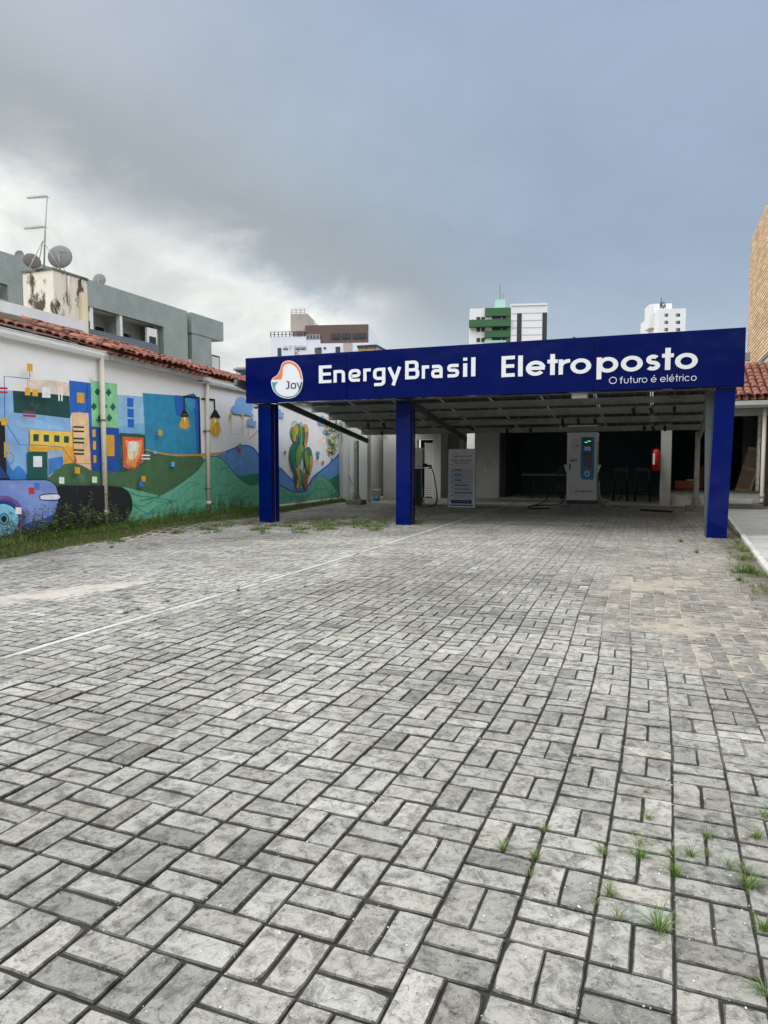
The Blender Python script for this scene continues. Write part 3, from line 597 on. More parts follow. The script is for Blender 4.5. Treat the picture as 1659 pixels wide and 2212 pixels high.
for a in ((687, 940, 708, 975, (62, 112, 190)), (706, 925, 727, 962, (100, 160, 90)), (702, 965, 722, 998, (190, 50, 50)), (1340, 990, 1355, 1018, (60, 120, 190)), (1353, 992, 1366, 1020, (100, 160, 90)), (1346, 1024, 1360, 1052, (50, 100, 180)), (1387, 1068, 1401, 1096, (190, 50, 50)), (1463, 1044, 1475, 1070, (70, 130, 190)), (1445, 998, 1458, 1026, (214, 150, 50)), (1458, 985, 1470, 1012, (50, 110, 60)), (1040, 1125, 1054, 1148, (60, 140, 170)), (152, 1075, 182, 1115, (110, 170, 205)), (8, 985, 38, 1010, (110, 170, 205))): sq(3, *a)
line(3, [(1300, 1078), (1388, 1078)], 3, (215, 170, 150))
def leaf(x, y, w, h, cols, lean=0):
    def pt(t, s): t = max(0, min(1, t)); return (x+lean*t*h+s*w*2.1*(t+.015)**.5*(1-t)**.85, y+t*h)
    out = [pt(k/10, -1) for k in range(11)]+[pt(k/10, 1) for k in range(10, -1, -1)]; paint(3, [( (px-x)*1.08+x, (py-y)*1.02+y-2) for px, py in out], (20, 50, 40)); paint(3, out, cols[0])
    paint(3, [pt(k/10, -1) for k in range(1, 9)]+[pt(k/10, -.1-.25*math.sin(k)) for k in range(8, 0, -1)], cols[1]); paint(3, [pt(k/10, .95) for k in range(3, 10)]+[pt(k/10, .35) for k in range(9, 2, -1)], cols[2])
g1, g2, tl, og, rd = (60, 120, 60), (110, 150, 60), (30, 140, 130), (215, 150, 50), (190, 60, 45)
for x in (1180, 1205, 1228, 1240): line(3, [(x, 900), (x+5, 1100), (x+8, 1305)], 4, (40, 70, 50))
line(3, [(1163+25*math.cos(t*.4), 790-45*math.sin(t*.4)) for t in range(1, 8)], 5, (60, 90, 70)); line(3, [(1213+14*math.cos(t*.4), 800-48*math.sin(t*.4)) for t in range(1, 8)], 5, (60, 90, 70))
leaf(1165, 780, 36, 140, (og, g2, (24, 90, 60))); leaf(1190, 765, 26, 110, (tl, og, rd)); leaf(1215, 790, 24, 165, (g2, g1, tl)); leaf(1250, 770, 26, 190, (og, (24, 100, 60), rd))
leaf(1175, 910, 48, 240, ((26, 90, 90), (30, 110, 80), tl), -.08); leaf(1215, 935, 34, 180, (g2, (90, 140, 60), g1), -.15); leaf(1270, 955, 36, 235, ((40, 110, 80), g2, og), .05)
leaf(1188, 1125, 32, 175, (og, (30, 90, 70), g2)); leaf(1212, 1140, 18, 140, (g1, g2, tl)); leaf(1250, 1165, 22, 140, (rd, g1, rd))
rr = random.Random(12)
for k in range(190):
    t = rr.random(); y = 735+t*270; hw = 52*(1-.55*abs(t-.25)*1.3); x = 1472+rr.uniform(-1, 1)*hw; x = min(x, 1516)
    c_ = rr.choice([(30, 90, 50), (60, 130, 60), (100, 155, 90), (24, 70, 50), (60, 140, 120), (190, 205, 190), (214, 165, 50)]); a = rr.uniform(0, PI); l, w_ = rr.uniform(9, 15), rr.uniform(4, 6)
    paint(3, [(x-l*math.cos(a), y-l*math.sin(a)), (x-w_*math.sin(a), y+w_*math.cos(a)), (x+l*math.cos(a), y+l*math.sin(a)), (x+w_*math.sin(a), y-w_*math.cos(a))], c_, LAY[0]-k*.8 if k % 3 else None)
for x, y in ((1395, 880), (1410, 800), (1425, 725), (1440, 965), (1485, 990), (1420, 915)):
    for k in range(3): a = k*2.1+x; paint(3, [(x, y), (x+10*math.cos(a), y+16*math.sin(a)), (x+16*math.cos(a+.5), y+22*math.sin(a+.5)), (x+6*math.cos(a+1), y+12*math.sin(a+1))], (220, 160, 60))
for pl_ in ([(1462, 1305), (1462, 1325), (1472, 1322)], [(1462, 1315), (1470, 1313)], [(1462, 1335), (1462, 1358)], [(1462, 1335), (1470, 1340), (1463, 1347)], [(1474, 1340), (1480, 1336), (1480, 1352), (1474, 1354)], [(1490, 1332), (1484, 1338), (1491, 1344), (1485, 1352)], [(1496, 1330), (1496, 1350)], [(1504, 1330), (1500, 1330), (1500, 1350), (1505, 1350)], [(1500, 1340), (1504, 1340)]): line(3, pl_, 3, (24, 60, 50))
# car of the mural
paint(2, [(-400, 905), (40, 905), (60, 1360), (95, 1418), (-400, 1418)], (16, 17, 22)); paint(2, [(-400, 1290), (0, 1290), (80, 1400), (-400, 1400)], (30, 56, 120))
line(2, [(42, 1085), (44, 1220)], 15, (214, 165, 60)); line(2, [(73, 1085), (76, 1225)], 12, (205, 165, 80))
blob = smooth_pts([(505, 1474), (700, 1463), (950, 1466), (1070, 1484), (1130, 1535), (1154, 1620), (1135, 1710), (1060, 1782), (900, 1830), (700, 1880), (420, 1880), (360, 1830), (480, 1700), (508, 1600)], 4, True); paint(2, blob, (16, 18, 24))
car = [(-400, 1420), (400, 1416)]+smooth_pts([(430, 1420), (480, 1455), (506, 1530), (506, 1620), (480, 1700), (420, 1750), (340, 1790)], 3)+[(180, 1815), (-400, 1815)]
paint(2, car, (112, 134, 196)); line(2, [(-400, 1418), (100, 1415), (400, 1414), (450, 1430), (490, 1470), (508, 1540), (508, 1620), (490, 1690)], 7, BLK)
paint(2, smooth_pts([(60, 1470), (200, 1450), (330, 1480), (420, 1600), (400, 1700), (300, 1740), (230, 1620), (180, 1540)], 4, True), (122, 142, 202))
paint(2, smooth_pts([(375, 1755), (480, 1705), (430, 1775), (330, 1850), (200, 1830), (220, 1800)], 3, True), (30, 68, 140))
for r_, c_ in ((195, (108, 76, 140)), (165, (58, 60, 140)), (145, (26, 48, 110))): disc(2, 20, 1745, r_, r_, c_, 40)
disc(2, 25, 1762, 136, 138, (122, 184, 212), 40); disc(2, 35, 1755, 45, 52, (40, 70, 110)); disc(2, 35, 1755, 36, 43, (80, 160, 185)); disc(2, 35, 1755, 25, 29, BLK)
paint(2, smooth_pts([(345, 1566), (362, 1540), (506, 1535), (507, 1592), (365, 1592)], 3, True), BLK); paint(2, smooth_pts([(352, 1566), (368, 1548), (506, 1542), (507, 1583), (368, 1585)], 3, True), (208, 208, 224))
for a in ((135, 1652, 187, 1710, WHT), (250, 1478, 300, 1535, (186, 44, 48)), (298, 1440, 345, 1497, (56, 112, 190)), (652, 1302, 697, 1357, YEL), (515, 1388, 560, 1446, (205, 215, 208)), (803, 1385, 845, 1438, (205, 215, 208)), (1232, 1380, 1268, 1426, YEL), (1213, 1428, 1247, 1472, (50, 110, 190)), (1492, 1255, 1521, 1298, (98, 160, 205)), (1380, 978, 1414, 1026, YEL), (235, 402, 284, 467, (216, 158, 36)), (217, 612, 264, 676, (216, 158, 36)), (282, 622, 330, 684, (216, 158, 36)), (367, 605, 440, 697, (214, 218, 222)), (10, 873, 62, 938, YEL)): sq(2, *a, 3)
BL = (40, 88, 172)
line(2, [(258, 467), (258, 535), (130, 520), (36, 512), (40, 690), (42, 870)], 7, BL); line(2, [(60, 935), (170, 1108), (330, 1112), (545, 1128), (640, 1265)], 6, BL); line(2, [(640, 1272), (830, 1275), (1145, 1276)], 4, BL); line(2, [(1262, 996), (1380, 1000)], 4, BL); line(2, [(238, 525), (240, 615)], 4, (190, 120, 110))
for y in (605, 640): sq(2, -60, y, 66, y+18, (176, 32, 52), 4)
for y in (812, 845): sq(2, 200, y, 312, y+18, (140, 40, 56), 6)
for x in (508, 533): sq(2, x, 600+(x-508)*.2, x+12, 727, (226, 228, 230), 2)
for y in (1193, 1222): sq(2, 1231, y, 1306, y+13, (226, 228, 230), 2)
mur.build('mural_painting', pm, house, fix=False)
#@@CANOPY
# ------------------------------------------------------------------ solar canopy with blue fascia
YF = 13.0
canopy = thing('solar_canopy', 'canopy with a deep blue lettered fascia, blue pillars and a solar panel roof', 'canopy', (-3.5, YF, 0))
def gloss(name, col, rough=.3, spec=.35):
    m = mat(name, col, rough, .07, .7, 0, spec=spec); nt = m.node_tree
    n = nn(nt, 'ShaderNodeTexNoise', Scale=1.3, Detail=2); tc = nt.nodes.new('ShaderNodeTexCoord'); nt.links.new(tc.outputs['Object'], n.inputs['Vector'])
    b = nn(nt, 'ShaderNodeBump', Strength=.5, Distance=.06); nt.links.new(n.outputs[0], b.inputs['Height']); nt.links.new(b.outputs[0], nt.nodes['Principled BSDF'].inputs['Normal']); return m
blue = gloss('blue_panel', (.0002, .0050, .078), .10, .17); bluep = gloss('blue_pillar_panel', (.0002, .0075, .108), .10, .16)
white_s = mat('white_letters', (222, 224, 226), .5, .02)
steel = mat('galvanised_steel', (150, 150, 142), .6, .2, 5, metal=.25, col2=((88, 74, 62), 3, .62, .1))
darksteel = mat('dark_steel', (50, 54, 52), .6, .15, 5, metal=.3)
ft, fb = [(527, 773), (748, 760.3), (995, 745.8), (1283, 728.6), (1612, 709)], [(531, 870), (748, 863.3), (995, 855.5), (1283, 846), (1608, 835)]
top = [pY(*q, YF) for q in ft]; bot = [pY(*q, YF) for q in fb]
ztop = sum(p.z for p in top)/5; zbot = sum(p.z for p in bot)/5; xL, xR = bot[0].x, (top[-1].x+bot[-1].x)/2
xs_ = [xL]+[(top[k].x+bot[k].x)/2 for k in (1, 2, 3)]+[xR]
mb = MB(); mb.box(xL+.01, xR-.01, YF+.03, YF+.16, zbot+.02, ztop-.02); fas = mb.build('fascia', darksteel, canopy)
for k in range(4):
    mb = MB(); mb.box(xs_[k]+.003, xs_[k+1]-.003, YF+.004*(k % 2), YF+.03, zbot+.012*(k % 2), ztop+.004*(k % 2)); mb.build('fascia_panel', blue, fas, bevel=.004)
mb = MB(); mb.box(xL, xR, YF+.03, YF+.17, zbot-.0, zbot+.02); mb.box(xL, xR, YF+.031, YF+.17, ztop-.02, ztop+.01); mb.box(xR-.01, xR, YF+.03, YF+.17, zbot+.02, ztop-.02); mb.box(xL, xL+.01, YF+.03, YF+.17, zbot+.02, ztop-.02); mb.build('fascia_edge', blue, fas)
# stroke lettering ---------------------------------------------------
def arc(cx, cy, rx, ry, a0, a1, n=22): return [(cx+rx*math.cos(math.radians(a0+(a1-a0)*k/n)), cy+ry*math.sin(math.radians(a0+(a1-a0)*k/n))) for k in range(n+1)]
def rp(pts, r, n=5):                             # polyline with rounded corners
    out = [pts[0]]
    for a, p, b in zip(pts, pts[1:], pts[2:]):
        va, vb = Vector(a)-Vector(p), Vector(b)-Vector(p); rr = min(r, va.length*.5, vb.length*.5); va.normalize(); vb.normalize(); P = Vector(p)
        s, e = P+va*rr, P+vb*rr
        for k in range(n+1): t = k/n; q = s*(1-t)**2+P*2*t*(1-t)+e*t*t; out.append((q.x, q.y))
    out.append(pts[-1]); return out
def g_round(ch, w):
    h = w/2; x1 = 1-h; X = 1-h; r = .5-h
    G_ = {'o': (1, [arc(.5, .5, r, r, 0, 360, 40)]), 'e': (1, [arc(.5, .5, r, r, 5, 322, 40), [(w*.6, .5), (1-w*.15, .5)]]), 'c': (.92, [arc(.5, .5, r, r, 42, 318, 34)]),
          'l': (w, [[(h, 0), (h, 1.40)]]), 'i': (w, [[(h, 0), (h, 1)], [(h, 1.22), (h, 1.22+w*1.05)]]), 't': (.52, [[(.26, 0), (.26, 1.38)], [(0, 1-h*.85), (.52, 1-h*.85)]]),
          'r': (.58, [[(h, 0), (h, 1)], arc(.58-.02, .5, .56-h, .5-h, 172, 82, 12)]), 'p': (1.04, [[(h, -.42), (h, 1)], arc(.54, .5, r, r, 180, 540, 40)]),
          's': (.72, [arc(.37, 1-h-(.25-h/2), .33-h, .25-h/2, 35, 265, 18)+arc(.36, h+.25-h/2, .36-h, .25-h/2, 85, -145, 18)]),
          'u': (.82, [[(h, 1), (h, .42)]+arc(.41, .40, .41-h, .40-h, 180, 360, 16)+[(.82-h, 1)]]), 'f': (.5, [[(.2, 0), (.2, 1.05)]+arc(.2+.2, 1.08, .2, .32-h, 180, 75, 8), [(0, 1-h), (.45, 1-h)]]),
          'E': (.74, [[(h, 0), (h, 1.42)], [(w*.9, 1.42-h), (.74, 1.42-h)], [(w*.9, h), (.74, h)], [(w*.9, .73), (.71, .73)]]), 'O': (1.42, [arc(.71, .71, .71-h, .71-h, 0, 360, 44)]),
          'é': (1, [arc(.5, .5, r, r, 5, 322, 40), [(w*.6, .5), (1-w*.15, .5)], [(.45, 1.18), (.66, 1.44)]])}
    return G_[ch]
def g_square(ch, w):
    h = w/2; W = .88; R2 = .26; X = W-h
    G_ = {'E': (.78, [[(h, 0), (h, 1.42)], [(w*.9, 1.42-h), (.78, 1.42-h)], [(w*.9, h), (.78, h)], [(w*.9, .72), (.73, .72)]]),
          'n': (W, [[(h, 0), (h, 1)], rp([(w*.8, 1-h), (X, 1-h), (X, 0)], R2)]), 'e': (W, [rp([(w*.8, .46), (X, .46), (X, 1-h), (h, 1-h), (h, h), (W-.05, h)], R2)]),
          'r': (.56, [[(h, 0), (h, 1)], rp([(w*.8, .86), (.32, 1-h), (.56, 1-h)], .1)]), 'g': (W, [rp([(X-w*.3, .06+h), (h, .06+h), (h, 1-h), (X-w*.3, 1-h)], R2), rp([(X, 1), (X, -.42+h), (.08, -.42+h)], R2)]),
          'y': (.98, [[(h*.9, 1), (.52, .02)], [(.98-h*.9, 1), (.40, -.42)]]), 'B': (.98, [[(h, 0), (h, 1.42)], rp([(w*.8, 1.42-h), (.92-h, 1.42-h), (.92-h, .72), (w*.8, .72)], .22), rp([(w*.8, .72), (.98-h, .72), (.98-h, h), (w*.8, h)], .24)]),
          'a': (W, [rp([(.06, 1-h), (X, 1-h), (X, 0)], R2), rp([(X-w*.4, .56), (h, .56), (h, h), (X-w*.4, h)], R2*.8)]), 's': (.82, [rp([(.78, 1-h), (h, 1-h), (h, .53), (.82-h, .53), (.82-h, h), (.03, h)], .2)]),
          'i': (w, [[(h, 0), (h, 1)], [(h, 1.20), (h, 1.42)]]), 'l': (w, [[(h, 0), (h, 1.42)]]), 'J': (.5, [rp([(.12, 1.35-h), (.5-h, 1.35-h), (.5-h, h), (.0, h)], .2)]), 'o': (W, [rp([(W/2, h), (X, h), (X, 1-h), (h, 1-h), (h, h), (W/2, h)], .32)])}
    return G_[ch]
def stroke(mb, pts, w, T, dep, lay):
    P = [Vector(p) for p in pts]; n_ = len(P); cl = (P[0]-P[-1]).length < 1e-4 and n_ > 3; A_, B_ = [], []
    for i, p in enumerate(P):
        if cl: a, b = P[i-1] if i > 0 else P[-2], P[i+1] if i < n_-1 else P[1]
        else: a, b = P[max(0, i-1)], P[min(n_-1, i+1)]
        d1 = (p-a).normalized() if (p-a).length > 1e-6 else (b-p).normalized(); d2 = (b-p).normalized() if (b-p).length > 1e-6 else d1
        t = (d1+d2).normalized(); nrm = Vector((-t.y, t.x)); m_ = 1/max(.5, nrm.dot(Vector((-d1.y, d1.x))))
        A_.append(p+nrm*w/2*m_); B_.append(p-nrm*w/2*m_)
    f0 = [mb.vert(T(q, -dep-lay)) for q in A_]; f1 = [mb.vert(T(q, -dep-lay)) for q in B_]; b0 = [mb.vert(T(q, 0)) for q in A_]; b1 = [mb.vert(T(q, 0)) for q in B_]
    for i in range(n_-1):
        mb.face((f0[i], f1[i], f1[i+1], f0[i+1])); mb.face((f0[i], f0[i+1], b0[i+1], b0[i])); mb.face((f1[i], b1[i], b1[i+1], f1[i+1]))
    mb.face((f0[0], b0[0], b1[0], f1[0])); mb.face((f0[-1], f1[-1], b1[-1], b0[-1]))
def word(reg, style, letters, zb, xh, w, Y, m, name, parent, dep=.012):
    """letters: (char, px_left, px_right) as seen on the plane at Y"""
    for ch, a, b in letters:
        wd, ss = style(ch, w); xa, xb = pY(*D(reg, a, 600), Y).x, pY(*D(reg, b, 600), Y).x; sx = (xb-xa)/wd; mb = MB()
        for k, s in enumerate(ss):
            stroke(mb, s, w, lambda q, dd, sx=sx, xa=xa: (xa+q[0]*sx, Y+dd, zb+q[1]*xh), dep, .0008*k)
        mb.build(name, m, parent, fix=False)
YT = YF-.001
zE = pY(*D(7, 680, 744), YT).z; xhE = (pY(*D(7, 680, 600), YT).z-zE)/1.42
E1 = [('E', 635, 738), ('n', 755, 848), ('e', 878, 975), ('r', 998, 1058), ('g', 1078, 1178), ('y', 1196, 1307), ('B', 1340, 1455), ('r', 1476, 1535), ('a', 1553, 1645)]
word(7, g_square, E1, zE, xhE, .24, YT, white_s, 'letter', fas)
word(8, g_square, [('s', 18, 92), ('i', 117, 142), ('l', 167, 193)], zE, xhE, .24, YT, white_s, 'letter', fas)
zP = pY(*D(8, 1500, 556), YT).z-.005; zP0 = pY(*D(8, 395, 608), YT).z; zP = (zP+zP0)/2; xhP = (pY(*D(8, 395, 484), YT).z-zP0)/1.42
word(8, g_round, [('E', 355, 438), ('l', 458, 487), ('e', 507, 628), ('t', 640, 704), ('r', 710, 776), ('o', 783, 912), ('p', 946, 1080), ('o', 1096, 1232), ('s', 1248, 1340), ('t', 1350, 1424), ('o', 1432, 1573)], zP, xhP*1.05, .238, YT, white_s, 'letter', fas)
zS = pY(*D(8, 1050, 650), YT).z; xhS = (pY(*D(8, 1050, 607), YT).z-zS)/1.42
sub = [('O', 1025, 1073), ('f', 1091, 1112), ('u', 1118, 1146), ('t', 1153, 1169), ('u', 1176, 1204), ('r', 1211, 1227), ('o', 1229, 1262), ('é', 1285, 1320), ('e', 1343, 1377), ('l', 1385, 1389), ('é', 1397, 1431), ('t', 1437, 1454), ('r', 1461, 1477), ('i', 1483, 1487), ('c', 1494, 1526), ('o', 1534, 1569)]
word(8, g_round, sub, zS, xhS, .12, YT, white_s, 'letter', fas, .004)
# emblem ---------------------------------------------------------------
def blob_pts(): return [(245, 728), (262, 700), (292, 678), (315, 640), (328, 598), (345, 572), (382, 560), (425, 568), (462, 595), (488, 640), (502, 700), (501, 755), (485, 805), (450, 848), (405, 868), (355, 866), (305, 848), (268, 812), (250, 772)]
def inner_pts(): return [(296, 745), (322, 722), (338, 690), (340, 650), (348, 610), (372, 590), (405, 588), (440, 608), (468, 650), (484, 705), (484, 760), (468, 805), (440, 838), (400, 852), (350, 850), (308, 830), (284, 798), (282, 768)]
def emblem(T, s, parent, mW, mO, mT, mD, outline=False):
    """T maps emblem coordinates (photo units) to world, s = thickness of one layer"""
    B = smooth_pts(blob_pts(), 5, True); I = smooth_pts(inner_pts(), 5, True)
    def lay(P, k, name, m):
        mb = MB(); tri = tessellate_polygon([[Vector((x, y, 0)) for x, y in P]]); ids = [mb.vert(T(x, y, k*s)) for x, y in P]
        for t in tri: mb.face([ids[q] for q in t])
        back = [mb.vert(T(x, y, 0)) for x, y in P]; n_ = len(P)
        for q in range(n_): mb.face((ids[q], ids[(q+1) % n_], back[(q+1) % n_], back[q]))
        return mb.build(name, m, parent, fix=False)
    lay(B, 1, 'emblem_backing', mW)
    cx, cy = 375, 720; S = [(cx+(x-cx)*.955, cy+(y-cy)*.965) for x, y in B]
    up = [p for p in S if p[1] < 722]; lo = [p for p in S if p[1] > 727]
    def order(P, up_): return P
    k0 = max(range(len(S)), key=lambda i: 0)
    U = [p for p in S if p[1] <= 720]; Lw = [p for p in S if p[1] >= 730]
    # rotate lists so that they run continuously
    def cont(P):
        best = max(range(len(P)), key=lambda i: (Vector(P[i])-Vector(P[i-1])).length); return P[best:]+P[:best]
    lay(cont(U), 2, 'emblem_orange', mO); lay(cont(Lw), 2, 'emblem_teal', mT); lay(I, 3, 'emblem_centre', mW)
mO, mT_, mD_ = mat('sign_orange', (222, 122, 70), .5, .02, col2=None), mat('sign_teal', (92, 146, 152), .5, .02), mat('sign_navy', (44, 48, 78), .5, .02)
emblem(lambda x, y, d: (lambda p: (p.x, YF-.002-d, p.z))(pY(*D(7, x, y), YF)), .003, fas, white_s, mO, mT_, mD_)
YJ = YF-.0115; zJ = pY(*D(7, 400, 790), YJ).z; xhJ = pY(*D(7, 400, 742), YJ).z-zJ
word(7, g_square, [('J', 362, 392), ('o', 403, 447)], zJ, xhJ, .2, YJ, mD_, 'emblem_letter', fas, .002)
word(7, g_square, [('y', 450, 497)], zJ, xhJ, .2, YJ, mD_, 'emblem_letter', fas, .002)
# pillars --------------------------------------------------------------
def pillar(pxa, pxb, pxc, Y, zb, pybase):
    xa, xb = pY(pxa, pybase, Y).x, pY(pxb, pybase, Y).x; yb = max(Y+.18, min(Y+.42, pX(pxc, pybase, xb).y))
    mb = MB(); mb.box(xa, xb, Y, yb, zb, zbot-.004); p = mb.build('pillar', bluep, canopy, bevel=.004)
    k = MB(); ym = Y+(yb-Y)*.46; k.box(xb, xb+.004, ym-.006, ym+.006, zb, zbot-.01); k.build('joint_strip', mat('brass_strip', (120, 104, 84), .5, .1, metal=.4), p)
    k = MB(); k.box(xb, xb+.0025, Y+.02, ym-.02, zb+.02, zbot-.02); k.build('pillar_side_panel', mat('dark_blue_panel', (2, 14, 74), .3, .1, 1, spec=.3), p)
    return xa, xb, yb
pillar(560, 587, 604, 13.12, -.01, 1125)
pillar(855, 886, 896.6, 13.62, -.02, 1128)
a0, a1 = pY(1525, 1162, 13.10), pY(1569.5, 1162, 13.10); t0, t1 = pY(1546.3, 838, 13.10), pY(1590, 838, 13.10); yb = 13.5
mb = MB(); mb.hexa([(a0.x, 13.10, -.03), (a1.x, 13.10, -.03), (a1.x, yb, -.03), (a0.x, yb, -.03), (t0.x, 13.10, zbot-.004), (t1.x, 13.10, zbot-.004), (t1.x, yb, zbot-.004), (t0.x, yb, zbot-.004)])
rp_ = mb.build('pillar', bluep, canopy, bevel=.004)
mb = MB(); g0, g1_ = pX(1529.6, 838, t0.x), None
mb.hexa([(a0.x-.004, yb+.002, -.03), (a1.x, yb+.002, -.03), (a1.x, yb+.3, -.03), (a0.x+.01, yb+.3, -.03), (t0.x-.13, yb+.002, zbot-.01), (t1.x, yb+.002, zbot-.01), (t1.x, yb+.3, zbot-.01), (t0.x-.13, yb+.3, zbot-.01)])
mb.build('pillar_lining', mat('grey_lining', (92, 100, 100), .6, .1), rp_)
# frame ------------------------------------------------------------------
def cz(y): return 3.30-.140*(y-13.0)             # underside of the panels
BX0, BX1 = -8.5, 1.02
for x in (BX0, -5.35, -2.1, BX1-.05):
    mb = MB(); ye = 20.55; z0 = .13 if x != -2.1 else .12
    if x == -2.1: continue
    mb.bar((x, 13.17, cz(13.17)-.29), (x, ye, cz(ye)-.29), .08, .13, up=(0, 0, 1)); mb.build('rafter', mat('green_grey_steel', (92, 100, 96), .6, .15, 5, metal=.2) if x < -4 else steel, canopy)
PY_ = [13.9, 14.9, 15.9, 16.95, 18.0, 19.1, 20.3]
for k, y in enumerate(PY_):
    mb = MB(); z = cz(y); x0, x1 = BX0-.1, (BX1+.02 if k > 1 else 1.42)
    mb.box(x0, x1, y-.035, y+.035, z-.15, z-.005); mb.box(x0, x1, y-.05, y-.036, z-.145, z-.135); mb.build('purlin', steel, canopy)
spanels = tilemat('solar_cells', (16, 20, 28), (150, 155, 160), size=(.165, .165), gap=.02)
def panelmat():
    m = bpy.data.materials.new('glass_solar_cells'); m.use_nodes = True; nt = m.node_tree; L = nt.links.new; b = nt.nodes['Principled BSDF']
    b.inputs['Roughness'].default_value = .25; tc = nt.nodes.new('ShaderNodeTexCoord'); sep = nt.nodes.new('ShaderNodeSeparateXYZ'); L(tc.outputs['Object'], sep.inputs[0])
    def ln(o, per, w):
        f = nt.nodes.new('ShaderNodeMath'); f.operation = 'PINGPONG'; L(o, f.inputs[0]); f.inputs[1].default_value = per/2
        g = nt.nodes.new('ShaderNodeMath'); g.operation = 'LESS_THAN'; L(f.outputs[0], g.inputs[0]); g.inputs[1].default_value = w/2; return g.outputs[0]
    a, c = ln(sep.outputs[0], .27, .007), ln(sep.outputs[1], .17, .003)
    mx = nt.nodes.new('ShaderNodeMath'); mx.operation = 'MAXIMUM'; L(a, mx.inputs[0]); cm = nt.nodes.new('ShaderNodeMath'); cm.operation = 'MULTIPLY'; L(c, cm.inputs[0]); cm.inputs[1].default_value = .4; L(cm.outputs[0], mx.inputs[1])
    b.inputs['Base Color'].default_value = (.02, .024, .03, 1); tr = nt.nodes.new('ShaderNodeBsdfTranslucent'); tr.inputs[0].default_value = (.22, .24, .26, 1)
    ms = nt.nodes.new('ShaderNodeMixShader'); L(mx.outputs[0], ms.inputs[0]); L(b.outputs[0], ms.inputs[1]); L(tr.outputs[0], ms.inputs[2]); L(ms.outputs[0], nt.nodes['Material Output'].inputs[0]); return m
pmt = panelmat(); alu = mat('aluminium', (150, 152, 154), .4, .05, metal=.8)
npx = 4; pw = (BX1-BX0+.1)/npx
rows_ = [(13.25, 14.9), (14.92, 16.45), (16.47, 18.05), (18.07, 19.6), (19.62, 20.75)]
for i in range(8):
    w_ = (BX1-BX0+.1)/8; x0 = BX0-.1+i*w_; x1 = x0+w_-.02
    for y0, y1 in rows_:
        z0, z1 = cz(y0), cz(y1); mb = MB(); mb.hexa([(x0+.02, y0+.02, z0+.012), (x1-.02, y0+.02, z0+.012), (x1-.02, y1-.02, z1+.012), (x0+.02, y1-.02, z1+.012), (x0+.02, y0+.02, z0+.018), (x1-.02, y0+.02, z0+.018), (x1-.02, y1-.02, z1+.018), (x0+.02, y1-.02, z1+.018)])
        p = mb.build('solar_panel', pmt, canopy); k = MB()
        for (a, b_) in (((x0, y0), (x1, y0)), ((x0, y1), (x1, y1)), ((x0, y0), (x0, y1)), ((x1, y0), (x1, y1))):
            k.bar((a[0], a[1], cz(a[1])+.012), (b_[0], b_[1], cz(b_[1])+.012), .018, .03)
        k.build('panel_frame', alu, p)
conc = mat('concrete_plinth', (128, 124, 114), .95, .2, 5, .4, 60, col2=((96, 92, 82), 4, .55, .12))
def post(x, y, zt, w=.1, pad=.16):
    mb = MB(); mb.box(x-w/2, x+w/2, y-w/2, y+w/2, pad, zt); p = mb.build('post', steel, canopy, bevel=.004)
    k = MB(); k.box(x-.13, x+.13, y-.13, y+.13, pad-.012, pad)
    for dx, dy in ((1, 0), (-1, 0), (0, 1), (0, -1)):
        t = .006; a = Vector((x+dx*w/2, y+dy*w/2, pad)); s = Vector((dy, dx, 0))*t
        k.prism([a-s, a+Vector((dx*.1, dy*.1, 0))-s, a+Vector((0, 0, .25))-s], s*2)
    k.build('base_plate', steel, p); k = MB(); k.box(x-.25, x+.25, y-.22, y+.22, -.05, pad-.012); k.build('concrete_pad', conc, p, bevel=.01)
post(-8.62, 19.95, cz(19.95)-.38, .12); post(-5.33, 20.05, cz(20)-.38, .12); post(.92, 20.3, cz(20.3)-.2, .12)
# --- track spotlights hanging under the purlins
blackm = mat('black_plastic', (18, 18, 20), .5, .05); lens = mat('lamp_glass', (190, 190, 180), .2, 0)
sp = thing('track_spotlight', '', 'spotlight', (0, 0, 0), 'spotlights under the canopy purlins')
mb = MB(); mb.tube([(0, 0, 0), (0, 0, -.07)], .012, 8); mb.box(-.05, .05, -.02, .02, -.012, .0); mb.build('bracket', blackm, sp)
mb = MB(); mb.lathe([(.02, .0), (.036, .02), (.038, .13), (.034, .14)], Matrix.Translation((0, -.02, -.16))@Matrix.Rotation(.5, 4, 'X')@Matrix.Translation((0, 0, -.03)), 14); mb.build('lamp_head', blackm, sp)
spots = [(4, 355, 190, 18.0, 'left black spotlight hanging between the left and centre blue pillars'), (4, 510, 190, 18.0, 'second black spotlight from the left, close beside the centre blue pillar'), (4, 493, 262, 19.1, 'small black spotlight on the rear purlin left of the centre blue pillar'),
         (5, 200, 95, 19.1, 'black spotlight hanging above the left end of the dark opening'), (5, 405, 92, 19.1, 'black spotlight hanging above the green table'), (5, 657, 12, 18.0, 'round black spotlight above the left edge of the tall charger'), (5, 789, 10, 18.0, 'black spotlight right above the tall charger'), (5, 935, 6, 18.0, 'round black spotlight above the right edge of the tall charger'),
         (5, 1325, 60, 19.1, 'black spotlight hanging left of the fire extinguisher column, leftmost of three'), (5, 1408, 60, 19.1, 'black spotlight near the column, middle one of three'), (5, 1495, 58, 19.1, 'black spotlight above the extinguisher column beside a looped wire'),
         (8, 1190, 697, 16.95, 'black spotlight just under the blue fascia below the slogan'), (8, 1300, 692, 16.95, 'tilted black spotlight under the blue fascia near the end of the slogan'), (8, 1437, 688, 16.95, 'black spotlight under the right end of the blue fascia beside a hanging wire loop')]
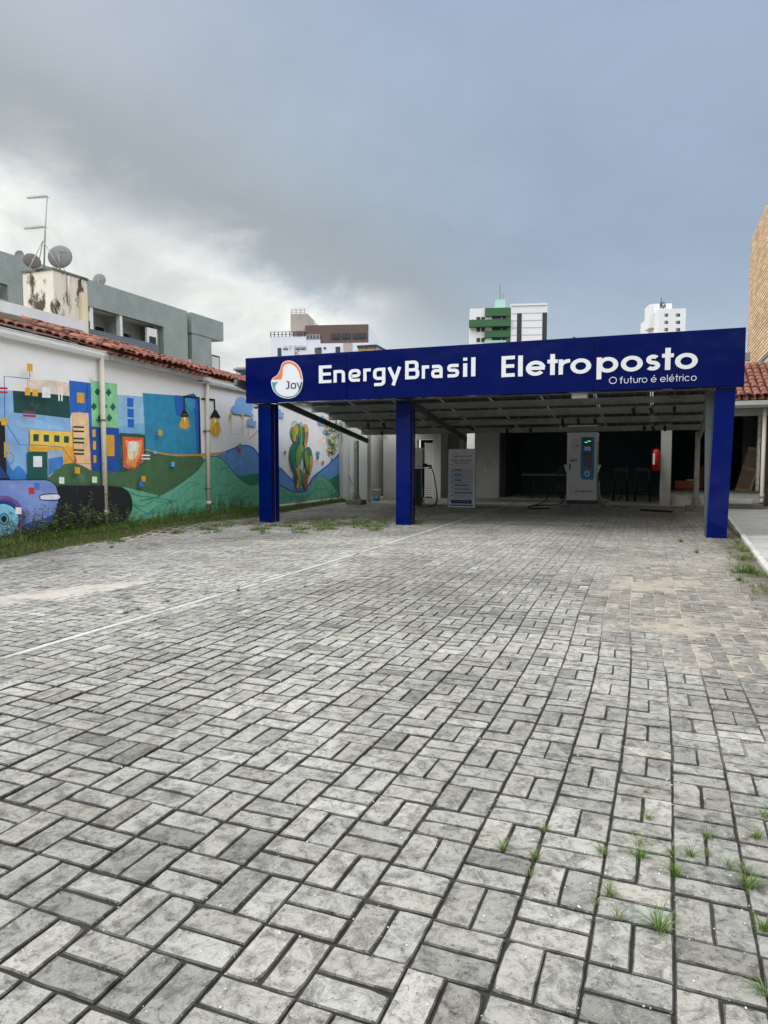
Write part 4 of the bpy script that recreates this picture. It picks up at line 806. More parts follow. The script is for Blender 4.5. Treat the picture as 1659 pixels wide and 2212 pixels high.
for k, (rg, x, y, Y, lb) in enumerate(spots):
    p = pY(*D(rg, x, y), Y); zt = cz(Y)-.2; loc = (p.x, Y, zt)
    if k == 0: sp.location = loc; sp['label'] = lb; sp.rotation_euler = (0, 0, .3)
    else: dup(sp, loc, lb, rz=R_.uniform(-1, 1))
wirem = mat('black_cable', (14, 14, 15), .6, .05)
def wire(name, pts, r, m, label, cat, group=None, n=8, sub=6):
    P = []; pts = [Vector(p) for p in pts]
    for i in range(len(pts)-1):
        p0, p1, p2, p3 = pts[max(0, i-1)], pts[i], pts[i+1], pts[min(len(pts)-1, i+2)]
        for j in range(sub):
            t = j/sub; P.append(.5*((2*p1)+(-p0+p2)*t+(2*p0-5*p1+4*p2-p3)*t*t+(-p0+3*p1-3*p2+p3)*t**3))
    P.append(pts[-1]); mb = MB(); mb.tube(P, r, n); o = mb.build(name, m); 
    if label: tag(o, label, cat, group)
    return o
for reg, Y, pts, lb in ((5, 18.95, [(1440, 60), (1460, 100), (1500, 118), (1550, 95), (1560, 50)], 'black wire loop hanging from the purlin above the extinguisher column'), (8, 16.9, [(1385, 690), (1390, 715), (1420, 735), (1460, 730), (1475, 700)], 'black wire loop hanging under the right end of the blue fascia'), (4, 19.0, [(960, 255), (1000, 268), (1060, 280), (1150, 275), (1215, 255)], 'thin black wire sagging towards the middle canopy post'), (5, 19.0, [(10, 90), (200, 108), (245, 122), (300, 112), (420, 75)], 'thin black wire sagging over the left of the dark opening')):
    wire('hanging_wire', [pY(*D(reg, x, y), Y) for x, y in pts], .006, wirem, lb, 'wire', 'wires hanging under the canopy', 6)
# valve / red fitting on top of middle post
mb = MB(); p = pY(*D(4, 1238, 268), 19.9); mb.lathe([(.01, -.02), (.07, -.02), (.075, 0), (.07, .02), (.01, .02)], Matrix.Translation(p)@Matrix.Rotation(PI/2, 4, 'X'), 12); o1 = thing('roof_fitting', 'small red fitting with black clamps at the head of the middle canopy post', 'fitting', p); mb.build('red_cap', mat('red_plastic', (150, 24, 40), .5, .1), o1)
mb = MB(); mb.box(p.x+.07, p.x+.3, 19.85, 19.95, p.z-.05, p.z+.05); mb.box(p.x+.12, p.x+.2, 19.84, 19.96, p.z-.12, p.z+.09); mb.bar((p.x+.1, 19.9, p.z-.1), (p.x+.33, 19.9, p.z-.22), .07, .07); mb.build('clamp', blackm, o1)
# dome camera under the left fascia end
p = pY(*D(3, 845, 596), 13.1); dc = thing('dome_camera', 'white dome security camera under the left end of the blue fascia', 'camera', p)
mb = MB(); mb.lathe([(.05, 0), (.055, -.02), (.055, -.05), (.045, -.07)], Matrix.Translation((p.x, 13.1, zbot-.002)), 16); mb.build('housing', white_s, dc)
mb = MB(); mb.lathe([(.043, -.071), (.04, -.09), (.025, -.105), (.005, -.11)], Matrix.Translation((p.x, 13.1, zbot-.002)), 16); mb.build('dome', mat('grey_dome', (70, 72, 74), .15, 0), dc)
mb = MB(); q0, q1 = pY(*D(8, 790, 712), 13.1), pY(*D(8, 888, 730), 13.1); mb.box(q0.x, q1.x, 13.12, 13.3, zbot-.10, zbot-.002); tag(mb.build('junction_box', mat('white_box', (176, 176, 172), .6, .05), bevel=.006), 'flat white box fixed under the middle of the blue fascia', 'box')
#@@BACK
# ------------------------------------------------------------------ rear building
wallg = mat('grey_render', (176, 175, 168), .9, .10, .9, .3, 60, col2=((128, 124, 112), 1.2, .6, .12))
wallw = mat('white_wall', (200, 200, 194), .9, .06, 1.5, .3, 60)
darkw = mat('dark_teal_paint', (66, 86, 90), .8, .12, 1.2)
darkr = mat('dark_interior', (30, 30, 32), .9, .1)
rear = thing('rear_building', 'low white rear building with a dark open front room behind the canopy', 'building', (-3, 23, 0))
def X4(x, Y, y=900): return pY(*D(4, x, y), Y).x
def X5(x, Y, y=500): return pY(*D(5, x, y), Y).x
HT = 3.05
def wallbox(x0, x1, y0, y1, z0, z1, m, name='wall', par=None, bevel=0): mb = MB(); mb.box(x0, x1, y0, y1, z0, z1); return mb.build(name, m, par or rear, bevel=bevel)
ZB = lambda: None
# floor slab of the rooms
wallbox(-1.45, 3.3, 21.45, 28.6, -.02, .07, mat('room_floor', (150, 146, 138), .8, .1), 'floor_slab'); wallbox(-5.3, -1.452, 24.8, 28.6, -.02, .05, MATS['room_floor'], 'floor_slab')
# left: end wall, pillar, side wall, gate, walls
wallbox(-10.6, -9.08, 22.06, 22.25, 0, 2.62, wallw); wallbox(-10.6, -9.06, 22.03, 22.28, 2.62, 2.7, wallw, 'coping')
wallbox(X4(277, 20.9), X4(347, 20.9), 20.9, 21.22, 0, 2.75, wallw, 'pillar')
xg0, xg1 = X4(500, 25.2), X4(558, 25.2)
wallbox(xg0-.22, xg0-.02, 21.9, 25.3, 0, 2.75, wallw)
gate = thing('louvred_gate', 'narrow dark metal gate of horizontal slats at the end of the side passage', 'gate', (xg0, 25.2, 0))
mb = MB(); zt = 2.25; mb.box(xg0, xg0+.05, 25.18, 25.24, .08, zt); mb.box(xg1-.05, xg1, 25.18, 25.24, .08, zt); mb.box(xg0, xg1, 25.178, 25.242, zt-.05, zt+.002); mb.box(xg0, xg1, 25.178, 25.242, .06, .12); mb.build('frame', darkr, gate)
mb = MB(); z = .18
while z < zt-.08: mb.box(xg0+.05, xg1-.05, 25.19, 25.23, z, z+.075); z += .125
mb.build('slats', darkr, gate)
xa, xb = X4(558, 24.5), X4(795, 24.5); xd0, xd1, xw = X4(812, 24.5), X4(958, 24.5), X4(1030, 24.5)
wallbox(xg1, xd0, 24.5, 24.7, 0, HT, wallg); wallbox(xg1, xg1+.15, 24.702, 27, 0, HT, wallg); wallbox(xd1, xw, 24.5, 24.7, 0, HT, wallg); wallbox(xd0, xd1, 24.5, 24.7, 2.12, HT, wallg, 'lintel'); wallbox(xw-.15, xw, 24.702, 25.4, 0, HT, wallg)
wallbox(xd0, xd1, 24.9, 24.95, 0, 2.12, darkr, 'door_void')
fd = thing('folding_door', 'white slatted folding door standing half open in the rear doorway', 'door', (xd1-.3, 24.7, 0)); x0 = X4(880, 24.55)
z = .06; mb = MB(); k = MB()
mb.box(x0, x0+.03, 24.56, 24.6, .02, 2.02); mb.box(xd1-.04, xd1-.005, 24.56, 24.6, .02, 2.02); mb.build('frame', wallw, fd)
while z < 2.0: k.box(x0+.03, xd1-.04, 24.57, 24.59, z, z+.055); z += .072
k.build('slats', wallw, fd)
x1030, x1210, x1262, x1345, x1370, x1580 = [X4(v, 25.3) for v in (1030, 1210, 1262, 1345, 1370, 1580)]
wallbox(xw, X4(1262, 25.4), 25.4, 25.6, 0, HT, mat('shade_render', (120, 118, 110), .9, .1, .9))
wallbox(X4(1255, 27), X4(1400, 27), 27.4, 27.6, .0, 3.4, wallw)
wallbox(x1345, x1580, 25.3, 25.5, 0, HT, wallg); wallbox(x1345-.002, x1345+.12, 25.502, 26.6, 0, HT, wallw)
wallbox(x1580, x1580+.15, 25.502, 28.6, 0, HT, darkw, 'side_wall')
mb = MB(); s = x1370+.25; mb.box(s, s+.09, 25.288, 25.3, .95, 1.06); mb.build('socket_plate', wallw, rear)
# dark front room
wallbox(-8.45, x1580-.001, 20.95, 25.299, 2.78, 2.95, wallg, 'porch_ceiling'); wallbox(x1580, 3.25, 20.95, 21.61, 2.78, 2.9, wallg, 'porch_ceiling')
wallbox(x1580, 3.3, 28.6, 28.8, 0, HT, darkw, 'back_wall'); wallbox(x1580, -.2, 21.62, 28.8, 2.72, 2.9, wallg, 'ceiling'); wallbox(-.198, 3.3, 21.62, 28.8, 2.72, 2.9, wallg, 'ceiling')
wallbox(x1580-.05, -5.2+.3, 25.2, 25.3, 0, 2.7, darkr, 'door_frame') if False else None
wallbox(x1580, x1580+.09, 25.2, 25.298, 0.02, 2.6, mat('brown_frame', (62, 52, 44), .7, .1), 'door_frame')
cx0, cx1 = X5(1443, 21.7, 825), X5(1530, 21.7, 825)
wallbox(cx0, cx1, 21.6, 21.95, 0, 2.7, mat('column_render', (176, 174, 166), .9, .1, 1.2, .3, 60, col2=((140, 130, 112), 2, .6, .1)), 'column', bevel=.008)
# header beam along the front, low wall
wallbox(x1580, 3.25, 21.63, 21.85, 2.55, 2.719, wallg, 'header_beam')
lw = mat('stained_render', (178, 176, 168), .9, .12, 1.5, .3, 60, col2=((112, 104, 88), 2.2, .5, .12))
wallbox(cx1, 2.62, 21.7, 21.9, 0, .46, lw, 'low_wall'); wallbox(cx1, 2.66, 21.66, 21.94, .461, .50, mat('sill_slate', (72, 66, 58), .8, .15), 'sill')
wallbox(.22, .34, 22.0, 28.6, 0.07, HT-.35, darkw, 'partition')
wallbox(-1.5, 1.0, 21.35, 21.449, -.02, .05, conc, 'kerb_edge', bevel=.008)
xk0, xk1 = pY(*D(6, 710, 1500), 21.7).x, pY(*D(6, 726, 1500), 21.7).x
wallbox(xk0, xk1, 21.68, 21.9, .5, 2.7, lw, 'column'); wallbox(xk1, 3.18, 22.2, 22.4, 0, 2.9, mat('grey_end_wall', (84, 82, 76), .95, .2, 2, .3, 40, col2=((60, 56, 48), 2, .55, .1)))
xi = pY(*D(6, 628, 1400), 24.5).x
wallbox(xi, 3.0, 24.6, 24.7, .07, 2.7, mat('grey_inner_wall', (110, 112, 110), .9, .1), 'inner_wall')
# porch roof right of the canopy
zr = 3.02; yE = 21.35; pr = MB(); barrel_roof(pr, (1.15, yE, zr), (1, 0, 0), (0, 1, 0), 2.1, 3.4, .42, rr=random.Random(8)); porch = pr.build('porch_roof', clay, rear, fix=False)
mb = MB(); mb.prism([(1.1, yE+.05, zr-.03), (3.19, yE+.05, zr-.03), (3.19, yE+3.2, zr+1.3), (1.1, yE+3.2, zr+1.3)], (0, 0, -.05)); mb.build('roof_boards', MATS['dark_wood'], porch)
mb = MB(); mb.box(1.1, 3.19, 21.5, 21.66, 2.75, zr-.07); mb.build('eave_board', darkr, rear)
zg = pY(*D(6, 650, 1188), yE-.05).z; mb = MB(); prof = [(0, 0), (-.03, -.005), (-.10, 0), (-.125, .05), (-.13, .10), (-.145, .11), (-.145, .12), (-.12, .12), (0, .12)]
mb.prism([(1.15, yE+o, zg+h) for o, h in prof], (2.04, 0, 0)); gt = mb.build('gutter', gutm, rear)
for px_ in (642, 740): x = pY(*D(6, px_, 1170), yE).x; k = MB(); k.prism([(x, yE+o*1.03-.002, zg+h*1.03-.004) for o, h in prof[:7]]+[(x, yE-.002, zg+.12)], (.05, 0, 0)); k.build('gutter_joint', gutm, gt)
xp = pY(*D(6, 752, 1300), yE-.06).x; mb = MB(); mb.tube([(xp, yE-.06, zg), (xp, yE-.06, .28), (xp-.02, yE-.10, .2)], .052, 12); mb.build('downpipe', pipem, rear); mb = MB(); mb.tube([(xp, yE-.06, .34), (xp, yE-.06, .44)], .06, 12); mb.build('pipe_socket', pipem, rear)
# step and slab
mb = MB(); mb.box(1.55, 2.62, 21.15, 21.68, .0, .17); tag(mb.build('porch_step', mat('old_step', (104, 100, 88), .95, .25, 4, .4, 40), bevel=.015), 'worn dark concrete step below the low porch wall', 'step')
mb = MB(); mb.box(1.58, 2.36, 21.3, 21.67, .17, .29); tag(mb.build('stone_slab', wallw, bevel=.01), 'pale flat slab lying on the porch step', 'slab')
# leaning wooden door
wood = mat('weathered_wood', (82, 66, 50), .85, .3, 5, .3, 30); A_ = pY(*D(6, 605, 1690), 22.5); 
ld = thing('wooden_door', 'old brown wooden door leaning against the porch wall', 'door', (2.05, 22.4, .5))
T_ = Matrix.Translation((2.02, 22.35, .5))@Matrix.Rotation(.22, 4, 'Y')@Matrix.Rotation(-.35, 4, 'Z')@Matrix.Rotation(-.12, 4, 'X')
mb = MB(); mb.box(0, .42, 0, .03, .0, 1.28, T_); mb.build('leaf', wood, ld)
mb = MB(); mb.box(0, .42, -.02, 0, .0, .08, T_); mb.box(0, .42, -.02, 0, 1.2, 1.28, T_); mb.box(0, .42, -.021, 0, .62, .70, T_); mb.box(.36, .42, -.022, 0, .08, 1.2, T_); mb.build('rails', mat('light_wood', (112, 88, 62), .85, .25, 6), ld)
# stored things in right room
p0 = pY(*D(6, 210, 1630), 23.6); bx = MB(); bx.box(.45, 1.15, 23.2, 23.7, .5, .72); bx.box(.45, 1.15, 23.19, 23.2, .5, .74)
tag(bx.build('wooden_crate', mat('orange_wood', (150, 84, 44), .8, .25, 6)), 'low orange wooden crate on the ledge of the right room', 'crate')
wallbox(.36, 2.2, 22.6, 24.2, .07, .49, darkr, 'platform')
mb = MB(); mb.box(.78, 1.1, 23.2, 23.4, .745, .775); tag(mb.build('paper_stack', wallw), 'small white paper stack on the orange wooden crate', 'papers')
p1 = pY(*D(6, 337, 1560), 23.9); mb = MB(); mb.box(p1.x, p1.x+.3, 23.85, 24.15, .5, 1.15); mb.box(p1.x-.01, p1.x+.31, 23.84, 24.16, 1.15, 1.18); tag(mb.build('brown_cabinet', mat('dark_brown', (86, 50, 34), .7, .2, 4)), 'small dark brown cabinet at the back of the right room', 'cabinet')
# fire extinguisher
ex = pY(*D(5, 1420, 520), 21.55); xE = X5(1420, 21.55); zE0, zE1 = pY(*D(5, 1420, 528), 21.5).z, pY(*D(5, 1420, 348), 21.5).z
xe = cx0-.10; E_ = thing('fire_extinguisher', 'red fire extinguisher hung on the left of the grey column', 'extinguisher', (xe, 21.6, zE0))
redm = mat('red_paint', (206, 22, 34), .35, .06); hh = zE1-zE0
mb = MB(); mb.lathe([(.06, zE0), (.10, zE0+.015), (.10, zE0+hh*.82), (.085, zE0+hh*.92), (.04, zE1)], Matrix.Translation((xe-.02, 21.55, 0)), 20); mb.build('cylinder', redm, E_)
mb = MB(); mb.tube([(xe-.02, 21.55, zE1), (xe-.02, 21.55, zE1+.05)], .022, 10); mb.bar((xe-.02, 21.5, zE1+.05), (xe-.02, 21.62, zE1+.09), .03, .015); mb.bar((xe-.02, 21.5, zE1+.07), (xe-.02, 21.62, zE1+.12), .03, .012); mb.build('valve', blackm, E_)
mb = MB(); mb.tube([(xe-.02, 21.52, zE1+.03), (xe-.12, 21.5, zE1-.02), (xe-.15, 21.5, zE1-.2), (xe-.14, 21.5, zE0+.25)], .011, 8); mb.build('hose', blackm, E_)
mb = MB(); 
for k in range(8): a, b = PI*1.2+k*.08, PI*1.2+(k+1)*.08; mb.poly([(xe-.02+.1015*math.cos(a), 21.55+.1015*math.sin(a), zE0+hh*.3), (xe-.02+.1015*math.cos(b), 21.55+.1015*math.sin(b), zE0+hh*.3), (xe-.02+.1015*math.cos(b), 21.55+.1015*math.sin(b), zE0+hh*.8), (xe-.02+.1015*math.cos(a), 21.55+.1015*math.sin(a), zE0+hh*.8)])
mb.build('label_sticker', white_s, E_, fix=False)
mb = MB(); mb.box(xe-.02, cx0, 21.6, 21.63, zE1-.12, zE1-.09); mb.build('bracket', blackm, E_)
# table and chairs in the dark room
def legs(par, m, x0, x1, y0, y1, z0, z1, r=.018, sp_=.0):
    for x, y in ((x0, y0), (x1, y0), (x0, y1), (x1, y1)):
        mb = MB(); sx = 1 if x == x1 else -1; mb.tube([(x+sx*sp_, y, z0), (x, y, z1)], r, 8); mb.build('leg', m, par)
tx0, tx1 = X5(318, 24.3), X5(690, 24.3); tz = pY(*D(5, 450, 557), 24.3).z
tb = thing('folding_table', 'long dark green table standing in the dark room behind the tall charger', 'table', (tx0, 24.4, 0))
mb = MB(); mb.box(tx0, tx1, 24.3, 25.0, tz-.04, tz+.02); mb.build('tabletop', mat('green_top', (44, 72, 62), .5, .1), tb); legs(tb, darksteel, tx0+.45, tx1-.35, 24.4, 24.9, .05, tz-.04, sp_=.15)
cdark = mat('dark_chair_wood', (20, 15, 14), .6, .15)
def bar_chair(x, y, label):
    c = thing('bar_chair', label, 'chair', (x, y, .07), 'wooden chairs in the dark room'); z = .07
    mb = MB(); mb.box(x-.2, x+.2, y-.2, y+.2, z+.62, z+.66); mb.build('seat', cdark, c)
    for sx in (-1, 1):
        for sy in (-1, 1): mb = MB(); mb.bar((x+sx*.22, y+sy*.22, z), (x+sx*.17, y+sy*.17, z+.62), .035, .035); mb.build('leg', cdark, c)
        mb = MB(); mb.bar((x+sx*.18, y+.18, z+.64), (x+sx*.19, y+.23, z+1.05), .035, .03); mb.build('back_post', cdark, c)
    mb = MB(); mb.box(x-.21, x+.21, y+.2, y+.235, z+.93, z+1.05); mb.build('backrest', cdark, c)
    mb = MB(); mb.box(x-.2, x+.2, y-.205, y-.175, z+.22, z+.25); mb.box(x-.2, x+.2, y+.175, y+.205, z+.3, z+.33); mb.build('stretcher', cdark, c)
bar_chair(X5(1130, 23.6), 23.6, 'dark wooden chair nearer to the tall charger'); bar_chair(X5(1310, 23.6), 23.6, 'dark wooden chair nearer to the fire extinguisher')
# ------------------------------------------------------------------ text helper (built-in font turned to mesh)
def text(name, s, x, y, z, h, m, parent, width=None, align='LEFT', bold=0, M=None):
    cu = bpy.data.curves.new(name, 'FONT'); cu.body = s; cu.size = 1; cu.align_x = align; cu.offset = bold; cu.resolution_u = 3
    ob = bpy.data.objects.new(name, cu); C.objects.link(ob); dg = bpy.context.evaluated_depsgraph_get(); me = bpy.data.meshes.new_from_object(ob.evaluated_get(dg)); bpy.data.objects.remove(ob)
    xs = [v.co.x for v in me.vertices]; ys = [v.co.y for v in me.vertices]; sy = h/.72; sx = (width/(max(xs)-min(xs))) if width else sy
    x_off = -min(xs) if align == 'LEFT' else -(max(xs)+min(xs))/2
    for v in me.vertices:
        q = Vector(((v.co.x+x_off)*sx, 0, v.co.y*sy))
        v.co = Vector((x, y, z))+q if M is None else M@(Vector((x, y, z))+q)
    me.materials.clear(); me.materials.append(m); o = bpy.data.objects.new(name, me); C.objects.link(o)
    if parent: o.parent = parent; o.matrix_parent_inverse = Matrix.Translation(parent.location).inverted()
    return o
# ------------------------------------------------------------------ tall charger
YC = 20.8; cab = mat('cabinet_grey', (226, 228, 226), .45, .04)
ch = thing('fast_charger', 'tall light grey electric car charger with a blue panel and black cables', 'charger', (-2.05, YC, 0))
def C5(x, y, Y=YC): return pY(*D(5, x, y), Y)
xl, xr_ = C5(688, 500).x, C5(932, 500).x; zt, zb_ = C5(800, 223).z, C5(800, 766).z
mb = MB(); mb.box(xl, xr_, YC, YC+.62, zb_, zt); body = mb.build('body', cab, ch, bevel=.008)
mb = MB(); mb.box(xl-.01, xr_+.01, YC-.01, YC+.63, zt+.001, zt+.025); mb.build('top_cap', cab, body, bevel=.004)
mb = MB(); mb.box(xl+.01, xr_-.01, YC+.01, YC+.6, zb_-.11, zb_); mb.build('plinth', mat('plinth_grey', (70, 72, 84), .6, .05), ch)
mb = MB(); z = .5
while z < zt-.2: mb.box(xr_, xr_+.006, YC+.1, YC+.5, z, z+.02); z += .05
mb.build('side_vents', darksteel, body)
def plate(name, pts, m, lay, parent, Y=YC, reg=5, th=.002):
    P = [pY(*D(reg, *p), Y) for p in pts]; mb = MB(); mb.prism([(p.x, Y-.001-lay*.003, p.z) for p in P], (0, .002, 0)); return mb.build(name, m, parent)
bluelt = mat('cyan_blue', (26, 138, 200), .4, .03); glassb = mat('black_glass', (8, 9, 14), .12, 0)
plate('blue_panel', smooth_pts([(803, 248), (803, 300)], 1)+[(798, 560), (804, 585), (820, 597), (908, 599), (915, 250)], bluelt, 1, ch)
plate('display_window', [(822, 259), (895, 259), (889, 515), (818, 492)], glassb, 2, ch)
def emis(name, c, s):
    m = bpy.data.materials.new(name); m.use_nodes = True; b = m.node_tree.nodes['Principled BSDF']; b.inputs['Base Color'].default_value = (*c, 1); b.inputs['Emission Color'].default_value = (*c, 1); b.inputs['Emission Strength'].default_value = s; return m
gr = emis('green_led', (.1, 1, .35), 1.2)
for x, y in ((840, 294), (853, 294), (865, 285), (878, 285)): plate('led', [(x-5, y-3), (x-3, y-4), (x+3, y-4), (x+5, y-3), (x+5, y+3), (x-5, y+3)], gr, 3, ch)
plate('screen', [(832, 328), (884, 328), (884, 362), (832, 362)], emis('screen_blue', (.06, .12, .22), .5), 3, ch)
icm = mat('icon_grey', (90, 96, 116), .5, 0)
for y in (404, 428, 452, 476): plate('icon', [(833+7*math.cos(a*.7), y+7*math.sin(a*.7)) for a in range(9)], icm, 3, ch)
for r_, l, m_ in ((25, 3, white_s), (9, 4, mat('dark_button', (70, 60, 70), .5, 0))): plate('button', [(853+r_*math.cos(a*2*PI/20), 550+r_*math.sin(a*2*PI/20)) for a in range(20)], m_, l, ch)
plate('handle', [(706, 470), (720, 470), (720, 521), (706, 521)], glassb, 2, ch)
inkd = mat('dark_ink', (40, 46, 60), .6, 0); inkg = mat('grey_ink', (96, 104, 108), .6, 0)
def miniblob(cx, cy, w, Y, parent, reg, wl):
    P = smooth_pts([((x-375)/260*w+cx, (y-715)/260*w+cy) for x, y in blob_pts()], 3, True); P.append(P[0])
    for part, m_ in ((P[:len(P)//2+14], mO), (P[len(P)//2+13:], mT_)):
        mb = MB(); pts = [pY(*D(reg, *p), Y) for p in part]; 
        for a, b in zip(pts, pts[1:]): mb.bar((a.x, Y-.006, a.z), (b.x, Y-.006, b.z), .004, wl, up=(0, 1, 0)) if False else mb.bar((a.x, Y-.006, a.z), (b.x, Y-.006, b.z), wl, .004, up=(0, 1, 0))
        mb.build('logo_ring', m_ if m_ is mO else inkg, parent)
miniblob(755, 308, 62, YC, ch, 5, .009); miniblob(742, 682, 55, YC, ch, 5, .009)
def T5(name, s, x0, x1, yb, hpx, m, par, bold=.02, reg=5, Y=YC):
    a, b = pY(*D(reg, x0, yb), Y), pY(*D(reg, x1, yb), Y); h = pY(*D(reg, x0, yb-hpx), Y).z-a.z
    return text(name, s, a.x, Y-.006, a.z, h, m, par, width=b.x-a.x, bold=bold)
T5('logo_text', 'Joy', 750, 783, 326, 14, inkd, ch); T5('power_text', '60kW', 713, 773, 451, 19, inkd, ch, .03); T5('logo_text', 'Joy', 740, 768, 696, 12, inkd, ch); T5('brand_text', 'Energy Brasil', 772, 896, 697, 13, inkd, ch, .03)
T5('caption_text', 'carregador rápido', 722, 772, 428, 6, inkg, ch, 0)
for sx, xx in ((-1, xl), (1, xr_)):
    mb = MB(); a = xx+sx*.002; mb.hexa([(a, YC+.12, 1.0), (a+sx*.03, YC+.12, 1.0), (a+sx*.03, YC+.26, 1.0), (a, YC+.26, 1.0), (a, YC+.10, 1.22), (a+sx*.10, YC+.10, 1.22), (a+sx*.10, YC+.30, 1.22), (a, YC+.30, 1.22)]); mb.build('connector_holster', cab, ch)
mb = MB(); mb.box(C5(640, 800).x, C5(968, 800).x, YC-.22, YC+.85, -.03, zb_-.112); tag(mb.build('charger_plinth', conc, bevel=.012), 'low concrete plinth under the tall charger', 'plinth')
def K(reg, pts, Y): return [pY(*D(reg, x, y), Y) for x, y in pts]
Lc = [Vector((xl-.06, YC+.2, 1.14)), Vector((xl-.16, YC+.1, 1.12))]+K(5, [(628, 548)], 20.75)+K(5, [(600, 590)], 20.7)+K(5, [(575, 650)], 20.65)+K(5, [(545, 720), (500, 780)], 20.6)
g = lambda x, y, z=.02: Vector((*(G(*D(5, x, y)).xy), z))
Lc += [g(440, 806), g(385, 822), g(375, 833), g(430, 840), g(548, 838)]
wire('charging_cable', Lc, .017, wirem, 'thick black charging cable looping down left of the tall charger to the ground', 'cable')
wire('charging_cable', [g(400, 815), g(480, 812), g(580, 810)]+K(5, [(630, 795), (660, 760)], 20.9)+[Vector((xl-.03, YC+.3, .75)), Vector((xl-.01, YC+.3, .9))], .017, wirem, 'black cable rising from the ground to the lower left side of the tall charger', 'cable')
pl_ = thing('charging_plug', 'black charging plug hung on the left side of the tall charger', 'plug', (xl-.1, YC+.2, 1.15)); mb = MB(); mb.bar((xl-.02, YC+.2, 1.17), (xl-.22, YC+.12, 1.13), .05, .06); mb.build('handle', blackm, pl_); mb = MB(); mb.bar((xl-.2, YC+.12, 1.13), (xl-.27, YC+.1, 1.05), .045, .05); mb.build('nozzle', blackm, pl_)
taped = mat('silver_tape', (150, 148, 142), .5, .25, 12, metal=.2)
wire('taped_cable', [Vector((xr_+.05, YC+.2, .75))]+K(5, [(955, 720), (985, 780), (1020, 820)], 20.7)+[g(1080, 842), g(1180, 848), g(1290, 850)], .026, taped, 'cable wrapped in silver tape on the right of the tall charger', 'cable')
wire('ground_cable', [g(1290, 850), g(1380, 858), g(1460, 862), g(1550, 868)], .03, wirem, 'thick black cable lying along the kerb towards the right post', 'cable')
wire('charging_cable', [Vector((xr_+.6, 22.5, .9)), Vector((xr_+.62, 22.0, .4)), g(1110, 795, .05), g(1140, 830), g(1200, 846)], .016, wirem, 'thin black cable dropping from the dark room onto the kerb', 'cable')
# ------------------------------------------------------------------ wall box charger on a pedestal
YW = 19.5; wb = thing('pedestal_charger', 'small white wall-box charger on a dark pedestal behind the centre pillar', 'charger', (X4(810, YW), YW, 0))
x1_ = X4(862, YW, 600); x0_ = x1_-.42; z1_, z0_ = pY(*D(4, 830, 505), YW).z, pY(*D(4, 830, 700), YW).z
mb = MB(); mb.box(x0_, x1_, YW, YW+.2, z0_, z1_); bd = mb.build('body', cab, wb, bevel=.01)
mb = MB(); z = z0_+.1
while z < z1_-.08: mb.box(x1_+.0, x1_+.012, YW+.04, YW+.17, z, z+.018); z += .04
mb.build('side_vents', darksteel, bd)
mb = MB(); mb.box(x0_+.02, x0_+.24, YW+.03, YW+.17, .02, z0_); mb.box(x1_-.22, x1_-.04, YW+.06, YW+.12, .02, z0_); mb.build('pedestal', mat('green_pedestal', (36, 60, 56), .6, .1), wb)
text('power_text', '30kW', x1_-.17, YW-.003, z0_+.05, .045, inkd, wb, width=.13, bold=.02); text('brand_text', 'Energy Brasil', x1_-.26, YW-.003, z0_+.4, .02, inkg, wb, width=.22)
mb = MB(); z = z0_+.02; mb.bar((x1_, YW+.08, z0_+.11), (x1_+.10, YW+.05, z0_+.09), .09, .10); mb.bar((x1_+.08, YW+.05, z0_+.09), (x1_+.20, YW+.02, z0_+.07), .05, .06); mb.bar((x1_+.19, YW+.02, z0_+.10), (x1_+.25, YW, z0_+.07), .03, .03); mb.bar((x1_+.25, YW, z0_+.10), (x1_+.28, YW, z0_+.02), .03, .03); mb.bar((x1_+.17, YW, z0_+.0), (x1_+.28, YW, z0_+.03), .03, .03); mb.build('plug', blackm, wb)
k4 = lambda x, y, Y=YW-.05: pY(*D(4, x, y), Y); g4 = lambda x, y, z=.03: Vector((*(G(*D(4, x, y)).xy), z))
wire('charging_cable', [k4(948, 700), k4(968, 760), k4(985, 850), k4(998, 945)], .016, wirem, 'black cable hanging from the plug of the small white charger', 'cable')
wire('taped_cable', [k4(998, 940), k4(996, 990)]+[g4(980, 1040), g4(930, 1052), g4(860, 1050), g4(800, 1048), g4(790, 1066), g4(870, 1062), g4(960, 1050)], .026, taped, 'cable wrapped in silver tape coiled on the ground beside the pedestal charger', 'cable')
wire('taped_cable', [k4(852, 705, YW), k4(853, 800), k4(858, 900), k4(862, 980), g4(880, 1035), g4(900, 1045)], .019, taped, 'cable wrapped in silver tape running down the pedestal of the small charger', 'cable')
# ------------------------------------------------------------------ standing information board
YB = 19.6; sb = thing('information_board', 'tall white instruction board with blue headings standing on the paving', 'sign', (-5.2, YB, 0))
P4 = lambda x, y: pY(*D(4, x, y), YB)
xa_, xb__, zt_ = P4(1100, 800).x, P4(1357, 800).x, P4(1225, 516).z
mb = MB(); mb.box(xa_, xb__, YB, YB+.035, .0, zt_); mb.build('board', mat('board_white', (230, 232, 232), .5, .03), sb, bevel=.004)
mb = MB()
for a in ((xa_-.004, xa_+.012, 0, zt_), (xb__-.012, xb__+.004, 0, zt_)): mb.box(a[0], a[1], YB-.006, YB+.042, a[2], a[3])
mb.box(xa_+.012, xb__-.012, YB-.006, YB+.04, zt_-.012, zt_+.004); mb.box(xa_+.012, xb__-.012, YB-.006, YB+.04, 0.001, .014); mb.build('frame', alu, sb)
mb = MB(); mb.bar((xa_+.1, YB+.04, zt_-.3), (xa_+.1, YB+.45, .0), .025, .02); mb.bar((xb__-.1, YB+.04, zt_-.3), (xb__-.1, YB+.45, 0), .025, .02); mb.build('rear_leg', alu, sb)
W_ = xb__-xa_; HZ = zt_
